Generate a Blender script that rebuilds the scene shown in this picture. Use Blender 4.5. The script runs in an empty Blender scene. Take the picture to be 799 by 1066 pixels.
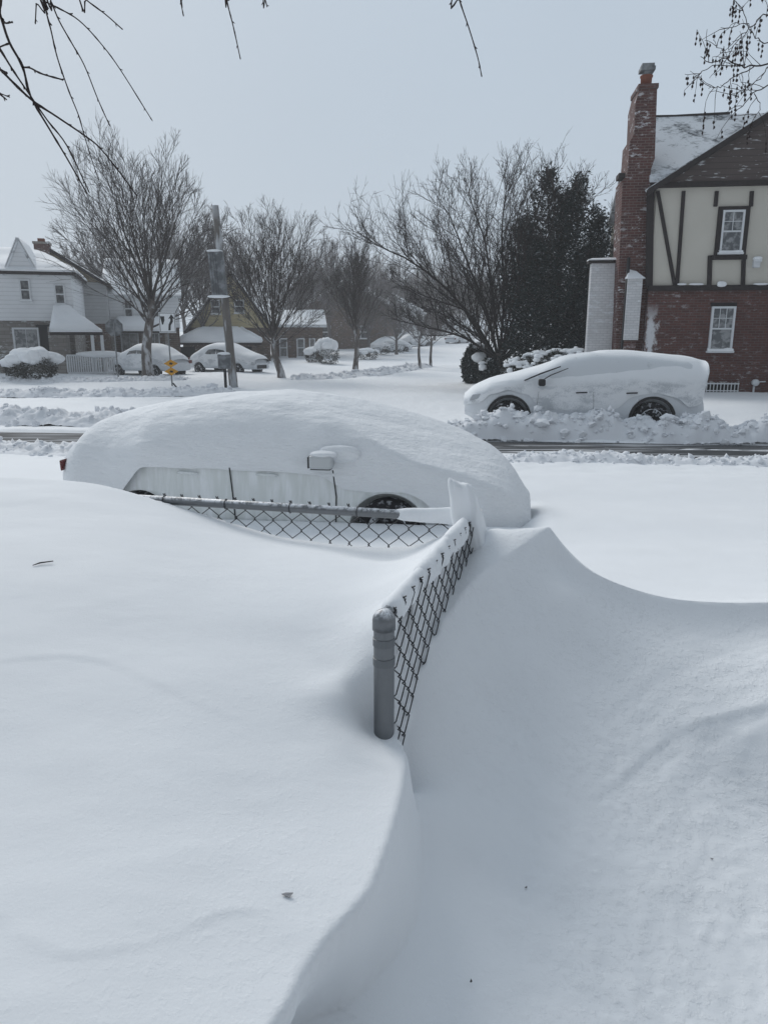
import bpy, math, random
import numpy as np
from mathutils import Vector, Matrix, noise as mnoise

R = math.radians
scene = bpy.context.scene
# ------------------------------------------------------------ camera
CAM_Z = 2.0
PITCH = math.atan(185 / 770)
cam_d = bpy.data.cameras.new('camera')
cam_d.sensor_fit = 'VERTICAL'; cam_d.sensor_height = 36; cam_d.lens = 770 / 1066 * 36
cam_d.clip_start = 0.05; cam_d.clip_end = 3000
cam = bpy.data.objects.new('camera', cam_d)
scene.collection.objects.link(cam)
cam.location = (0, 0, CAM_Z)
cam.rotation_euler = (math.pi / 2 - PITCH, 0, 0)
scene.camera = cam
# ------------------------------------------------------------ sky, sun, exposure
SUN_EL, SUN_AZ = 36, -30          # azimuth measured from +Y (ahead) towards +X
world = bpy.data.worlds.new("World"); scene.world = world; world.use_nodes = True
nt = world.node_tree; nt.nodes.clear()
wo = nt.nodes.new('ShaderNodeOutputWorld'); bg = nt.nodes.new('ShaderNodeBackground')
sky = nt.nodes.new('ShaderNodeTexSky'); sky.sky_type = 'NISHITA'; sky.sun_disc = False
sky.sun_elevation = R(SUN_EL); sky.sun_rotation = R(SUN_AZ); sky.dust_density = 4
tc = nt.nodes.new('ShaderNodeTexCoord')
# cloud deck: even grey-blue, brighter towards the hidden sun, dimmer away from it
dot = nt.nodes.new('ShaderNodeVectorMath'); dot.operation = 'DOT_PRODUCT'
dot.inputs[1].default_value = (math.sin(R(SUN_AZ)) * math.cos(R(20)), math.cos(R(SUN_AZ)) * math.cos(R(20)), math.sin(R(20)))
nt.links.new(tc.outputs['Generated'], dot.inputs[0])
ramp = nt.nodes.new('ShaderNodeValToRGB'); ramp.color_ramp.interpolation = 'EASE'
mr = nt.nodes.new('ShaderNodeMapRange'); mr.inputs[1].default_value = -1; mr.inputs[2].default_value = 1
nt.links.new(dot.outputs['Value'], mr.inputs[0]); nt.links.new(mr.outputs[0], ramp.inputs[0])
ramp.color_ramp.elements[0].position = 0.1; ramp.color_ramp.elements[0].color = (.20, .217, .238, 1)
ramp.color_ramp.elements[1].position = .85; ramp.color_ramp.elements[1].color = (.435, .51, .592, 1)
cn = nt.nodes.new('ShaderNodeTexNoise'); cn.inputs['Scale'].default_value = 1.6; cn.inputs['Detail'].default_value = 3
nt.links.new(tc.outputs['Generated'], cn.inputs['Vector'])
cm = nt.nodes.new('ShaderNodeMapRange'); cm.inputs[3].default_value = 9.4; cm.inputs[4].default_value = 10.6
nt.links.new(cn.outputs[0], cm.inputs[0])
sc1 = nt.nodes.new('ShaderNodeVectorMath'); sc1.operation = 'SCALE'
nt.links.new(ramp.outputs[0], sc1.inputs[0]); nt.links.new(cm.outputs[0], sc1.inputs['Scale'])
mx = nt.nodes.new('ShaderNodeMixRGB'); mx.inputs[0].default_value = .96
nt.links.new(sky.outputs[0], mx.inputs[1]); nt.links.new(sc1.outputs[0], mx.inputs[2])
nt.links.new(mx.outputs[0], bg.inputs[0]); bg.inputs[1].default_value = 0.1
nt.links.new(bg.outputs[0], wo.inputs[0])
sd = bpy.data.lights.new('sun', 'SUN'); sd.energy = 1.5; sd.angle = R(26); sd.color = (1, .97, .93)
sun = bpy.data.objects.new('sun', sd); scene.collection.objects.link(sun)
dv = Vector((math.sin(R(SUN_AZ)) * math.cos(R(SUN_EL)), math.cos(R(SUN_AZ)) * math.cos(R(SUN_EL)), math.sin(R(SUN_EL))))
sun.rotation_euler = dv.to_track_quat('Z', 'Y').to_euler()
vs = scene.view_settings
vs.view_transform = 'Standard'; vs.look = 'None'; vs.exposure = 0.15; vs.gamma = 1; vs.use_curve_mapping = False
scene.cycles.max_bounces = 5; scene.cycles.diffuse_bounces = 3; scene.cycles.volume_bounces = 1
scene.cycles.transparent_max_bounces = 8; scene.cycles.volume_max_steps = 64

# ------------------------------------------------------------ geometry of the view (pixels of the 799x1066 photo)
CP, SP = math.cos(PITCH), math.sin(PITCH)
def ray(u, v):
    a = (u - 399.5) / 770; b = (v - 533) / 770
    return Vector((a, CP - b * SP, -SP - b * CP))
def at(u, v, t):
    return Vector((0, 0, CAM_Z)) + ray(u, v) * t
def on_z(u, v, z):
    r = ray(u, v); return Vector((0, 0, CAM_Z)) + r * ((z - CAM_Z) / r.z)
TH = R(7.5)                                   # the street grid is turned this much
E1 = Vector((math.cos(TH), -math.sin(TH), 0)); E2 = Vector((math.sin(TH), math.cos(TH), 0))
def S(s, w, z=0.0):
    p = E1 * s + E2 * w; return Vector((p.x, p.y, z))

# ------------------------------------------------------------ object helpers
COL = scene.collection
def tagp(o, label=None, cat=None, group=None, kind=None):
    if label: o['label'] = label
    if cat: o['category'] = cat
    if group: o['group'] = group
    if kind: o['kind'] = kind
    return o
def thing(name, loc, rz=0.0, label=None, cat=None, group=None):
    o = bpy.data.objects.new(name, None); COL.objects.link(o)
    o.location = loc; o.rotation_euler = (0, 0, rz); o.empty_display_size = .1
    return tagp(o, label, cat, group)
class MB:
    def __init__(self): self.v = []; self.f = []; self.m = []
    def add(self, vs, fs, mi=0):
        n = len(self.v); self.v.extend([tuple(p) for p in vs]); self.f.extend([tuple(i + n for i in f) for f in fs]); self.m.extend([mi] * len(fs))
    def box(self, x0, x1, y0, y1, z0, z1, M=None, mi=0):
        p = [(x, y, z) for z in (z0, z1) for y in (y0, y1) for x in (x0, x1)]
        if M is not None: p = [M @ Vector(q) for q in p]
        self.add(p, [(0, 2, 3, 1), (4, 5, 7, 6), (0, 1, 5, 4), (2, 6, 7, 3), (0, 4, 6, 2), (1, 3, 7, 5)], mi)
    def prism(self, pts, y0, y1, M=None, mi=0):   # outline in x-z, extruded along y
        n = len(pts); p = [(x, y0, z) for x, z in pts] + [(x, y1, z) for x, z in pts]
        if M is not None: p = [M @ Vector(q) for q in p]
        self.add(p, [tuple(range(n))[::-1], tuple(range(n, 2 * n))] + [(i, (i + 1) % n, (i + 1) % n + n, i + n) for i in range(n)], mi)
    def prismx(self, pts, x0, x1):                # outline in y-z, extruded along x
        n = len(pts); p = [(x0, y, z) for y, z in pts] + [(x1, y, z) for y, z in pts]
        self.add(p, [tuple(range(n)), tuple(range(n, 2 * n))[::-1]] + [((i + 1) % n, i, i + n, (i + 1) % n + n) for i in range(n)])
    def tube(self, pts, rad, n=8, cap=True):
        pts = [Vector(p) for p in pts]; k = len(pts)
        if not hasattr(rad, '__len__'): rad = [rad] * k
        base = len(self.v); up = None
        for i in range(k):
            d = (pts[min(i + 1, k - 1)] - pts[max(i - 1, 0)])
            if d.length < 1e-9: d = Vector((0, 0, 1))
            d.normalize()
            if up is None:
                up = Vector((0, 0, 1)) if abs(d.z) < .9 else Vector((1, 0, 0))
            a = d.cross(up); 
            if a.length < 1e-6: a = d.cross(Vector((0, 1, 0)))
            a.normalize(); b = a.cross(d).normalized(); up = b
            for j in range(n):
                an = 2 * math.pi * j / n
                self.v.append(tuple(pts[i] + (a * math.cos(an) + b * math.sin(an)) * rad[i]))
        for i in range(k - 1):
            for j in range(n):
                q = base + i * n; j2 = (j + 1) % n
                self.f.append((q + j, q + j2, q + n + j2, q + n + j)); self.m.append(0)
        if cap:
            self.f.append(tuple(base + j for j in range(n))[::-1]); self.m.append(0)
            self.f.append(tuple(base + (k - 1) * n + j for j in range(n))); self.m.append(0)
    def lathe(self, prof, n=24, M=None):          # prof: (r, z) list
        base = len(self.v)
        for r, z in prof:
            for j in range(n):
                an = 2 * math.pi * j / n; p = Vector((r * math.cos(an), r * math.sin(an), z))
                self.v.append(tuple(M @ p if M is not None else p))
        for i in range(len(prof) - 1):
            for j in range(n):
                j2 = (j + 1) % n; q = base + i * n
                self.f.append((q + j, q + j2, q + n + j2, q + n + j)); self.m.append(0)
        self.f.append(tuple(base + j for j in range(n))[::-1]); self.m.append(0)
        self.f.append(tuple(base + (len(prof) - 1) * n + j for j in range(n))); self.m.append(0)
    def build(self, name, mat, parent=None, smooth=False, loc=None, bevel=0):
        me = bpy.data.meshes.new(name); me.from_pydata(self.v, [], self.f); me.update()
        mats = mat if isinstance(mat, (list, tuple)) else [mat]
        for q in mats: me.materials.append(q)
        if len(mats) > 1: me.polygons.foreach_set('material_index', self.m)
        if smooth: me.polygons.foreach_set('use_smooth', [True] * len(me.polygons))
        o = bpy.data.objects.new(name, me); COL.objects.link(o)
        if parent is not None: o.parent = parent
        if loc is not None: o.location = loc
        if bevel:
            b = o.modifiers.new('bevel', 'BEVEL'); b.width = bevel; b.segments = 2; b.limit_method = 'ANGLE'
        return o
def grid_mesh(name, P, mat, parent=None, smooth=True, closed_u=False):
    """P: (n, m, 3) array"""
    n, m = P.shape[:2]
    idx = np.arange(n * m).reshape(n, m)
    if closed_u:
        a = idx; b = np.roll(idx, -1, 0)
        q = np.stack([a[:, :-1], b[:, :-1], b[:, 1:], a[:, 1:]], -1).reshape(-1, 4)
    else:
        q = np.stack([idx[:-1, :-1], idx[1:, :-1], idx[1:, 1:], idx[:-1, 1:]], -1).reshape(-1, 4)
    me = bpy.data.meshes.new(name)
    me.vertices.add(n * m); me.vertices.foreach_set('co', P.astype(np.float32).ravel())
    me.loops.add(q.size); me.loops.foreach_set('vertex_index', q.ravel().astype(np.int32))
    me.polygons.add(len(q)); me.polygons.foreach_set('loop_start', np.arange(0, q.size, 4, dtype=np.int32))
    me.polygons.foreach_set('loop_total', np.full(len(q), 4, np.int32))
    me.polygons.foreach_set('use_smooth', np.full(len(q), smooth))
    me.update(calc_edges=True); me.validate()
    me.materials.append(mat)
    o = bpy.data.objects.new(name, me); COL.objects.link(o)
    if parent is not None: o.parent = parent
    return o
def copy_tree(o, parent=None):
    c = o.copy(); COL.objects.link(c); c.parent = parent
    for ch in list(o.children): copy_tree(ch, c)
    return c

# ------------------------------------------------------------ materials
def mat(name, col, rough=.8, spec=.3, metal=0.0):
    m = bpy.data.materials.new(name); m.use_nodes = True
    b = m.node_tree.nodes['Principled BSDF']
    b.inputs['Base Color'].default_value = (*col, 1); b.inputs['Roughness'].default_value = rough
    b.inputs['Specular IOR Level'].default_value = spec; b.inputs['Metallic'].default_value = metal
    return m
def N(m, t): return m.node_tree.nodes.new(t)
def L(m, a, b): m.node_tree.links.new(a, b)
def BS(m): return m.node_tree.nodes['Principled BSDF']
def noise_node(m, scale, detail=4, rough=.55, vec=None, stretch=None):
    n = N(m, 'ShaderNodeTexNoise'); n.inputs['Scale'].default_value = scale
    n.inputs['Detail'].default_value = detail; n.inputs['Roughness'].default_value = rough
    if vec is None:
        t = N(m, 'ShaderNodeTexCoord'); vec = t.outputs['Object']
    if stretch:
        mp = N(m, 'ShaderNodeMapping'); mp.inputs['Scale'].default_value = stretch[:3]
        if len(stretch) > 3: mp.inputs['Rotation'].default_value = (0, 0, stretch[3])
        L(m, vec, mp.inputs[0]); vec = mp.outputs[0]
    L(m, vec, n.inputs['Vector']); return n
def mixcol(m, fac, c1, c2):
    x = N(m, 'ShaderNodeMixRGB')
    for i, c in ((1, c1), (2, c2)):
        if isinstance(c, tuple): x.inputs[i].default_value = (*c, 1)
        else: L(m, c, x.inputs[i])
    if isinstance(fac, (int, float)): x.inputs[0].default_value = fac
    else: L(m, fac, x.inputs[0])
    return x.outputs[0]
def mrange(m, v, a, b, c=0, d=1):
    x = N(m, 'ShaderNodeMapRange'); L(m, v, x.inputs[0])
    for i, k in enumerate((a, b, c, d)): x.inputs[i + 1].default_value = k
    return x.outputs[0]
def mathn(m, op, a, b=None):
    x = N(m, 'ShaderNodeMath'); x.operation = op
    for i, k in enumerate((a, b)):
        if k is None: continue
        if isinstance(k, (int, float)): x.inputs[i].default_value = k
        else: L(m, k, x.inputs[i])
    return x.outputs[0]
def bumpn(m, h, strength=.3, dist=.01):
    prev = BS(m).inputs['Normal'].links[0].from_socket if BS(m).inputs['Normal'].links else None
    x = N(m, 'ShaderNodeBump'); x.inputs['Strength'].default_value = strength; x.inputs['Distance'].default_value = dist
    L(m, h, x.inputs['Height'])
    if prev: L(m, prev, x.inputs['Normal'])
    L(m, x.outputs[0], BS(m).inputs['Normal']); return x
def upness(m, lo=.3, hi=.8):
    g = N(m, 'ShaderNodeNewGeometry'); s = N(m, 'ShaderNodeSeparateXYZ'); L(m, g.outputs['Normal'], s.inputs[0])
    return mrange(m, s.outputs[2], lo, hi)
SNOWC = (.86, .88, .90)
def snow_mat(name, col=SNOWC, fine=.35, fscale=220, coarse=True):
    m = mat(name, col, .75, .25)
    a = noise_node(m, fscale, 4, .65); bumpn(m, a.outputs[0], fine, .002)
    if coarse:
        b = noise_node(m, 14, 6, .6, stretch=(1, 1.7, 1, -.35)); bumpn(m, b.outputs[0], .16, .006)
    c = noise_node(m, 3.0, 4)
    L(m, mixcol(m, c.outputs[0], tuple(x * .965 for x in col), tuple(min(1, x * 1.03) for x in col)), BS(m).inputs['Base Color'])
    return m
M_snow = snow_mat('snow', fine=.35, fscale=160)
def _grain(m):
    t = N(m, 'ShaderNodeTexCoord'); s = N(m, 'ShaderNodeSeparateXYZ'); L(m, t.outputs['Object'], s.inputs[0])
    n = noise_node(m, 48, 5, .62); k = noise_node(m, 1.4, 4, .6); v = noise_node(m, 30, 4, .55, stretch=(1, 2.4, 1, -.6))
    right = mrange(m, s.outputs[0], .05, .5, .25, 1)
    msk = mathn(m, 'MULTIPLY', mrange(m, k.outputs[0], .42, .6, .12, 1), right)
    bumpn(m, mathn(m, 'MULTIPLY', mrange(m, n.outputs[0], .5, .75), msk), .45, .006)
    bumpn(m, mathn(m, 'MULTIPLY', v.outputs[0], msk), .14, .008)
_grain(M_snow)
M_snowcar = snow_mat('car snow', fine=.6, fscale=90)
_n = noise_node(M_snowcar, 7, 6, .65, stretch=(.8, 1, 2.6)); bumpn(M_snowcar, _n.outputs[0], .9, .035)
M_snowroof = snow_mat('roof snow', fine=.3, fscale=30, coarse=False)
M_bank = snow_mat('plowed snow', (.78, .8, .83), fine=.8, fscale=40, coarse=False)
# asphalt with wet and packed-snow streaks
M_road = mat('asphalt', (.045, .047, .05), .8, .15)
_n = noise_node(M_road, 1.2, 6, .6, stretch=(.25, 5, 1, TH)); _g = noise_node(M_road, 60, 3)
_c = mixcol(M_road, _g.outputs[0], (.035, .038, .042), (.075, .078, .082))
L(M_road, mixcol(M_road, mrange(M_road, _n.outputs[0], .5, .62, 0, .75), _c, (.6, .62, .65)), BS(M_road).inputs['Base Color'])
def bark(name, c1, c2, snow=.5):
    m = mat(name, c1, .9, .2)
    n = noise_node(m, 9, 5, .6, stretch=(1, 1, .3))
    c = mixcol(m, n.outputs[0], c1, c2)
    k = noise_node(m, 2.3, 4, .6)
    f = mathn(m, 'MULTIPLY', upness(m, .25, .8), mrange(m, k.outputs[0], .42, .56, 0, snow))
    L(m, mixcol(m, f, c, (.75, .78, .82)), BS(m).inputs['Base Color'])
    return m
M_bark = bark('grey bark', (.035, .029, .028), (.08, .068, .064), .7)
M_trunk = bark('snowy trunk bark', (.07, .06, .055), (.17, .15, .14), .8)
# wind-blown snow clings to one side of the trunks
_k = noise_node(M_trunk, 3.2, 5, .65, stretch=(1, 1, .35))
_b = BS(M_trunk).inputs['Base Color'].links[0].from_socket
L(M_trunk, mixcol(M_trunk, mrange(M_trunk, _k.outputs[0], .5, .6, 0, .6), _b, (.7, .73, .77)), BS(M_trunk).inputs['Base Color'])
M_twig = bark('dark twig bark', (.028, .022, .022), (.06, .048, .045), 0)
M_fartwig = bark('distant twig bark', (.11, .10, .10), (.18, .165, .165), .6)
def siding(name, col, pitch=.13, dark=.55, snow=.15):
    m = mat(name, col, .6, .3)
    t = N(m, 'ShaderNodeTexCoord'); s = N(m, 'ShaderNodeSeparateXYZ'); L(m, t.outputs['Object'], s.inputs[0])
    fr = mathn(m, 'FRACT', mathn(m, 'DIVIDE', s.outputs[2], pitch))
    line = mrange(m, fr, .0, .16, 1, 0)
    n = noise_node(m, 1.1, 5, .6); n2 = noise_node(m, 9, 4, .6, stretch=(.3, .3, 1.5))
    c = mixcol(m, n.outputs[0], tuple(x * .85 for x in col), tuple(min(1, x * 1.1) for x in col))
    c = mixcol(m, mathn(m, 'MULTIPLY', line, dark), c, tuple(x * .3 for x in col))
    c = mixcol(m, mrange(m, n2.outputs[0], .6, .68, 0, snow * 4), c, (.72, .75, .78))
    L(m, c, BS(m).inputs['Base Color']); bumpn(m, fr, .7, .012); return m
def brick(name, c1, c2, mortar, snow=.1, scale=1.0):
    m = mat(name, c1, .85, .25)
    t = N(m, 'ShaderNodeTexCoord'); s = N(m, 'ShaderNodeSeparateXYZ'); L(m, t.outputs['Object'], s.inputs[0])
    cb = N(m, 'ShaderNodeCombineXYZ'); L(m, mathn(m, 'ADD', s.outputs[0], s.outputs[1]), cb.inputs[0]); L(m, s.outputs[2], cb.inputs[1])
    b = N(m, 'ShaderNodeTexBrick'); L(m, cb.outputs[0], b.inputs['Vector'])
    b.inputs['Color1'].default_value = (*c1, 1); b.inputs['Color2'].default_value = (*c2, 1); b.inputs['Mortar'].default_value = (*mortar, 1)
    b.inputs['Scale'].default_value = 1.0; b.inputs['Brick Width'].default_value = .215 * scale; b.inputs['Row Height'].default_value = .075 * scale
    b.inputs['Mortar Size'].default_value = .009; b.inputs['Mortar Smooth'].default_value = .3; b.inputs['Bias'].default_value = -.1
    n = noise_node(m, 1.3, 5, .6); v = mixcol(m, mrange(m, n.outputs[0], .35, .65, 0, .35), b.outputs[0], tuple(x * .6 for x in c1))
    n2 = noise_node(m, 6.5, 6, .7, stretch=(.6, .6, 1.4)); n3 = noise_node(m, .7, 3)
    f = mathn(m, 'MULTIPLY', mrange(m, n2.outputs[0], .55, .63), mrange(m, n3.outputs[0], .4, .6, 0, snow))
    L(m, mixcol(m, f, v, (.74, .77, .8)), BS(m).inputs['Base Color'])
    bumpn(m, b.outputs['Fac'], -.5, .006); return m
M_brick = brick('red brick', (.125, .052, .044), (.08, .038, .034), (.12, .10, .095), .35)
def _plaster(m):
    t = N(m, 'ShaderNodeTexCoord'); s = N(m, 'ShaderNodeSeparateXYZ'); L(m, t.outputs['Object'], s.inputs[0]); n = noise_node(m, 5, 6, .7, stretch=(1, 1, .6))
    f = mathn(m, 'MULTIPLY', mrange(m, mathn(m, 'SUBTRACT', n.outputs[0], mathn(m, 'MULTIPLY', mathn(m, 'ABSOLUTE', mathn(m, 'SUBTRACT', s.outputs[0], .22)), 1.1)), .28, .42, 0, .85), mrange(m, s.outputs[2], 2.9, 2.3))
    L(m, mixcol(m, f, BS(m).inputs['Base Color'].links[0].from_socket, (.7, .72, .75)), BS(m).inputs['Base Color'])
_plaster(M_brick)
M_brickch = brick('chimney brick', (.115, .05, .044), (.07, .034, .032), (.17, .14, .13), .8)
M_brickwhite = brick('snow plastered brick', (.66, .66, .67), (.58, .59, .6), (.48, .48, .5), 1)
M_brickbr = brick('brown brick', (.16, .11, .085), (.10, .075, .062), (.22, .2, .19), .6, 1.6)
M_stone = brick('grey stone', (.3, .28, .26), (.17, .15, .14), (.12, .11, .1), 1, 2.4)
M_stucco = mat('cream stucco', (.5, .48, .42), .9, .2)
_n = noise_node(M_stucco, 1.5, 5); L(M_stucco, mixcol(M_stucco, _n.outputs[0], (.53, .505, .445), (.60, .575, .515)), BS(M_stucco).inputs['Base Color'])
_n = noise_node(M_stucco, 40, 3); bumpn(M_stucco, _n.outputs[0], .4, .01)
M_timber = mat('dark timber', (.022, .017, .018), .8, .3)
_n = noise_node(M_timber, 12, 5, .6, stretch=(1, 1, .2)); L(M_timber, mixcol(M_timber, _n.outputs[0], (.015, .012, .013), (.04, .032, .032)), BS(M_timber).inputs['Base Color'])
M_gable = siding('brown gable boards', (.085, .066, .062), .16, .6, .18)
M_sidwhite = siding('white siding', (.78, .80, .82), .2, .45, .1)
M_sidgrey = siding('grey siding', (.46, .47, .48), .2, .5, .1)
M_sidtan = siding('tan siding', (.52, .45, .28), .2, .45, .08)
M_sidtan2 = siding('brown tan siding', (.30, .25, .17), .2, .45, .1)
M_white = mat('white painted wood', (.66, .68, .7), .5, .4)
_n = noise_node(M_white, 6, 5); L(M_white, mixcol(M_white, _n.outputs[0], (.58, .6, .62), (.72, .74, .76)), BS(M_white).inputs['Base Color'])
M_glass = mat('window glass', (.05, .055, .06), .08, .8)
_n = noise_node(M_glass, 5, 4); L(M_glass, mixcol(M_glass, mrange(M_glass, _n.outputs[0], .4, .7), (.03, .035, .04), (.2, .21, .22)), BS(M_glass).inputs['Base Color'])
M_curtain = mat('curtained glass', (.25, .26, .27), .2, .6)
_n = noise_node(M_curtain, 6, 5); L(M_curtain, mixcol(M_curtain, mrange(M_curtain, _n.outputs[0], .45, .58), (.10, .11, .12), (.30, .31, .32)), BS(M_curtain).inputs['Base Color'])
M_dark = mat('dark opening', (.02, .02, .022), .8, .2)
M_shingle = mat('snow dusted shingles', (.1, .1, .11), .9, .2)
def _shingle():
    m = M_shingle
    n = noise_node(m, 1.1, 8, .68); n2 = noise_node(m, 9, 5, .6, stretch=(1, 1, 4)); s = mathn(m, 'ADD', mathn(m, 'MULTIPLY', n.outputs[0], .7), mathn(m, 'MULTIPLY', n2.outputs[0], .3))
    L(m, mixcol(m, mrange(m, s, .40, .50), (.10, .11, .12), (.72, .75, .78)), BS(m).inputs['Base Color'])
    bumpn(m, s, .6, .04)
_shingle()
M_galv = mat('galvanized steel', (.30, .32, .34), .42, .5, .75)
_n = noise_node(M_galv, 38, 7, .75, stretch=(1, 1, .5)); L(M_galv, mixcol(M_galv, _n.outputs[0], (.13, .138, .146), (.27, .28, .292)), BS(M_galv).inputs['Base Color'])
L(M_galv, mrange(M_galv, _n.outputs[0], .3, .7, .35, .6), BS(M_galv).inputs['Roughness']); bumpn(M_galv, _n.outputs[0], .3, .002)
L(M_galv, mixcol(M_galv, mathn(M_galv, 'MULTIPLY', upness(M_galv, .25, .75), mrange(M_galv, _n.outputs[0], .42, .55)), BS(M_galv).inputs['Base Color'].links[0].from_socket, (.8, .82, .85)), BS(M_galv).inputs['Base Color'])
L(M_galv, mrange(M_galv, upness(M_galv, .3, .8), 0, 1, .75, .1), BS(M_galv).inputs['Metallic'])
M_dullsteel = mat('dull steel band', (.17, .18, .19), .5, .4, .6)
M_mirror = mat('mirror housing', (.5, .52, .53), .4, .5)
M_wire = mat('dark fence wire', (.022, .023, .028), .5, .5)
M_rubber = mat('tyre rubber', (.018, .018, .02), .75, .3)
_n = noise_node(M_rubber, 14, 4); L(M_rubber, mixcol(M_rubber, mrange(M_rubber, _n.outputs[0], .55, .66), (.015, .015, .017), (.35, .36, .38)), BS(M_rubber).inputs['Base Color'])
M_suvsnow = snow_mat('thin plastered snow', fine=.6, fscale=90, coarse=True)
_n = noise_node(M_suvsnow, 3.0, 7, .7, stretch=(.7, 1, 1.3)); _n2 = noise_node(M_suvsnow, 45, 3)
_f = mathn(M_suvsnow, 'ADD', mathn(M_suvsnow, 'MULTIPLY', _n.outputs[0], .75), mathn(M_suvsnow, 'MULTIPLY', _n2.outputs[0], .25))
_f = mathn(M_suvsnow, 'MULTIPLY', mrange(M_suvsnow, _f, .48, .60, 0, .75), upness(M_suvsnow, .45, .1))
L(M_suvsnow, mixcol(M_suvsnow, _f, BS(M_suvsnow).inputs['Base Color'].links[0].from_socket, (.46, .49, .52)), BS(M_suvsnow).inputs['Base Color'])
M_rim = mat('alloy rim', (.35, .37, .39), .35, .5, .6)
_n = noise_node(M_rim, 12, 4); L(M_rim, mixcol(M_rim, mrange(M_rim, _n.outputs[0], .42, .55), (.25, .26, .27), (.75, .77, .8)), BS(M_rim).inputs['Base Color'])
def paint(name, col, snow=.3):
    m = mat(name, col, .35, .5); n = noise_node(m, 5, 7, .7, stretch=(1, 1, .6)); n2 = noise_node(m, 60, 3, .6)
    f = mathn(m, 'ADD', mathn(m, 'MULTIPLY', n.outputs[0], .8), mathn(m, 'MULTIPLY', n2.outputs[0], .2))
    f = mrange(m, f, .62 - snow * .3, .68 - snow * .25)
    L(m, mixcol(m, f, col, (.70, .73, .76)), BS(m).inputs['Base Color'])
    L(m, mrange(m, f, 0, 1, .3, .8), BS(m).inputs['Roughness']); bumpn(m, f, .3, .004); return m
M_paintA = mat('pale car paint', (.42, .45, .44), .4, .4)
_n = noise_node(M_paintA, 16, 5, .6, stretch=(1, 1, .12)); _k = noise_node(M_paintA, 2.5, 5, .6)
L(M_paintA, mixcol(M_paintA, mathn(M_paintA, 'MULTIPLY', mrange(M_paintA, _n.outputs[0], .4, .65), mrange(M_paintA, _k.outputs[0], .3, .5)), (.68, .71, .70), (.82, .845, .86)), BS(M_paintA).inputs['Base Color'])
M_paintB = paint('silver car paint', (.48, .51, .53), 1.0)
M_paintC = paint('light car paint', (.5, .53, .55), 1.2)
M_black = mat('black plastic', (.015, .015, .017), .5, .4)
M_red = mat('red lamp lens', (.12, .012, .012), .2, .6)
M_lamp = mat('clear lamp lens', (.45, .47, .5), .15, .7)
M_signw = mat('white sign face', (.8, .82, .84), .5, .3)
M_signb = mat('black sign print', (.015, .015, .017), .5, .3)
M_signy = mat('yellow marker face', (.62, .30, .02), .5, .3)
M_grey = mat('grey painted metal', (.20, .21, .225), .55, .4)
_n = noise_node(M_grey, 4, 5); L(M_grey, mixcol(M_grey, mrange(M_grey, _n.outputs[0], .45, .65), (.09, .097, .105), (.24, .255, .27)), BS(M_grey).inputs['Base Color'])
M_pole = bark('weathered pole wood', (.11, .1, .095), (.2, .185, .17), .6)
_k = noise_node(M_pole, 2, 5, .65, stretch=(1, 1, .2)); _b = BS(M_pole).inputs['Base Color'].links[0].from_socket
L(M_pole, mixcol(M_pole, mrange(M_pole, _k.outputs[0], .5, .58, 0, .7), _b, (.6, .63, .66)), BS(M_pole).inputs['Base Color'])
def foliage(name, c1, c2, snow):
    m = mat(name, c1, .8, .2); n = noise_node(m, 1.7, 5, .6)
    c = mixcol(m, n.outputs[0], c1, c2); k = noise_node(m, 3.5, 5, .7)
    L(m, mixcol(m, mathn(m, 'MULTIPLY', upness(m, .2, .7), mrange(m, k.outputs[0], .5, .6, 0, snow)), c, (.72, .75, .79)), BS(m).inputs['Base Color']); return m
M_ever = foliage('dark evergreen needles', (.010, .018, .020), (.03, .045, .042), .35)
M_hedge = foliage('dark hedge leaves', (.018, .022, .018), (.05, .05, .04), .8)
M_terra = mat('red clay chimney pot', (.22, .08, .05), .8, .2)

# ------------------------------------------------------------ terrain
rngN = np.random.default_rng(5)
def vnoise(x, y, scale, seed=0, octs=4, rough=.5):
    """cheap value noise, numpy"""
    out = np.zeros_like(x, dtype=float); amp = 1.; tot = 0
    for o in range(octs):
        r = np.random.default_rng(seed * 31 + o); T = r.random((256, 256))
        X = x * scale + 17.3 * o; Y = y * scale + 9.1 * o
        xi = np.floor(X).astype(int); yi = np.floor(Y).astype(int); fx = X - xi; fy = Y - yi
        fx = fx * fx * (3 - 2 * fx); fy = fy * fy * (3 - 2 * fy)
        a = T[xi % 256, yi % 256]; b = T[(xi + 1) % 256, yi % 256]; c = T[xi % 256, (yi + 1) % 256]; d = T[(xi + 1) % 256, (yi + 1) % 256]
        out += amp * ((a * (1 - fx) + b * fx) * (1 - fy) + (c * (1 - fx) + d * fx) * fy); tot += amp
        amp *= rough; scale *= 2.03
    return out / tot - .5
def sstep(x, a, b):
    t = np.clip((x - a) / (b - a), 0, 1); return t * t * (3 - 2 * t)
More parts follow.
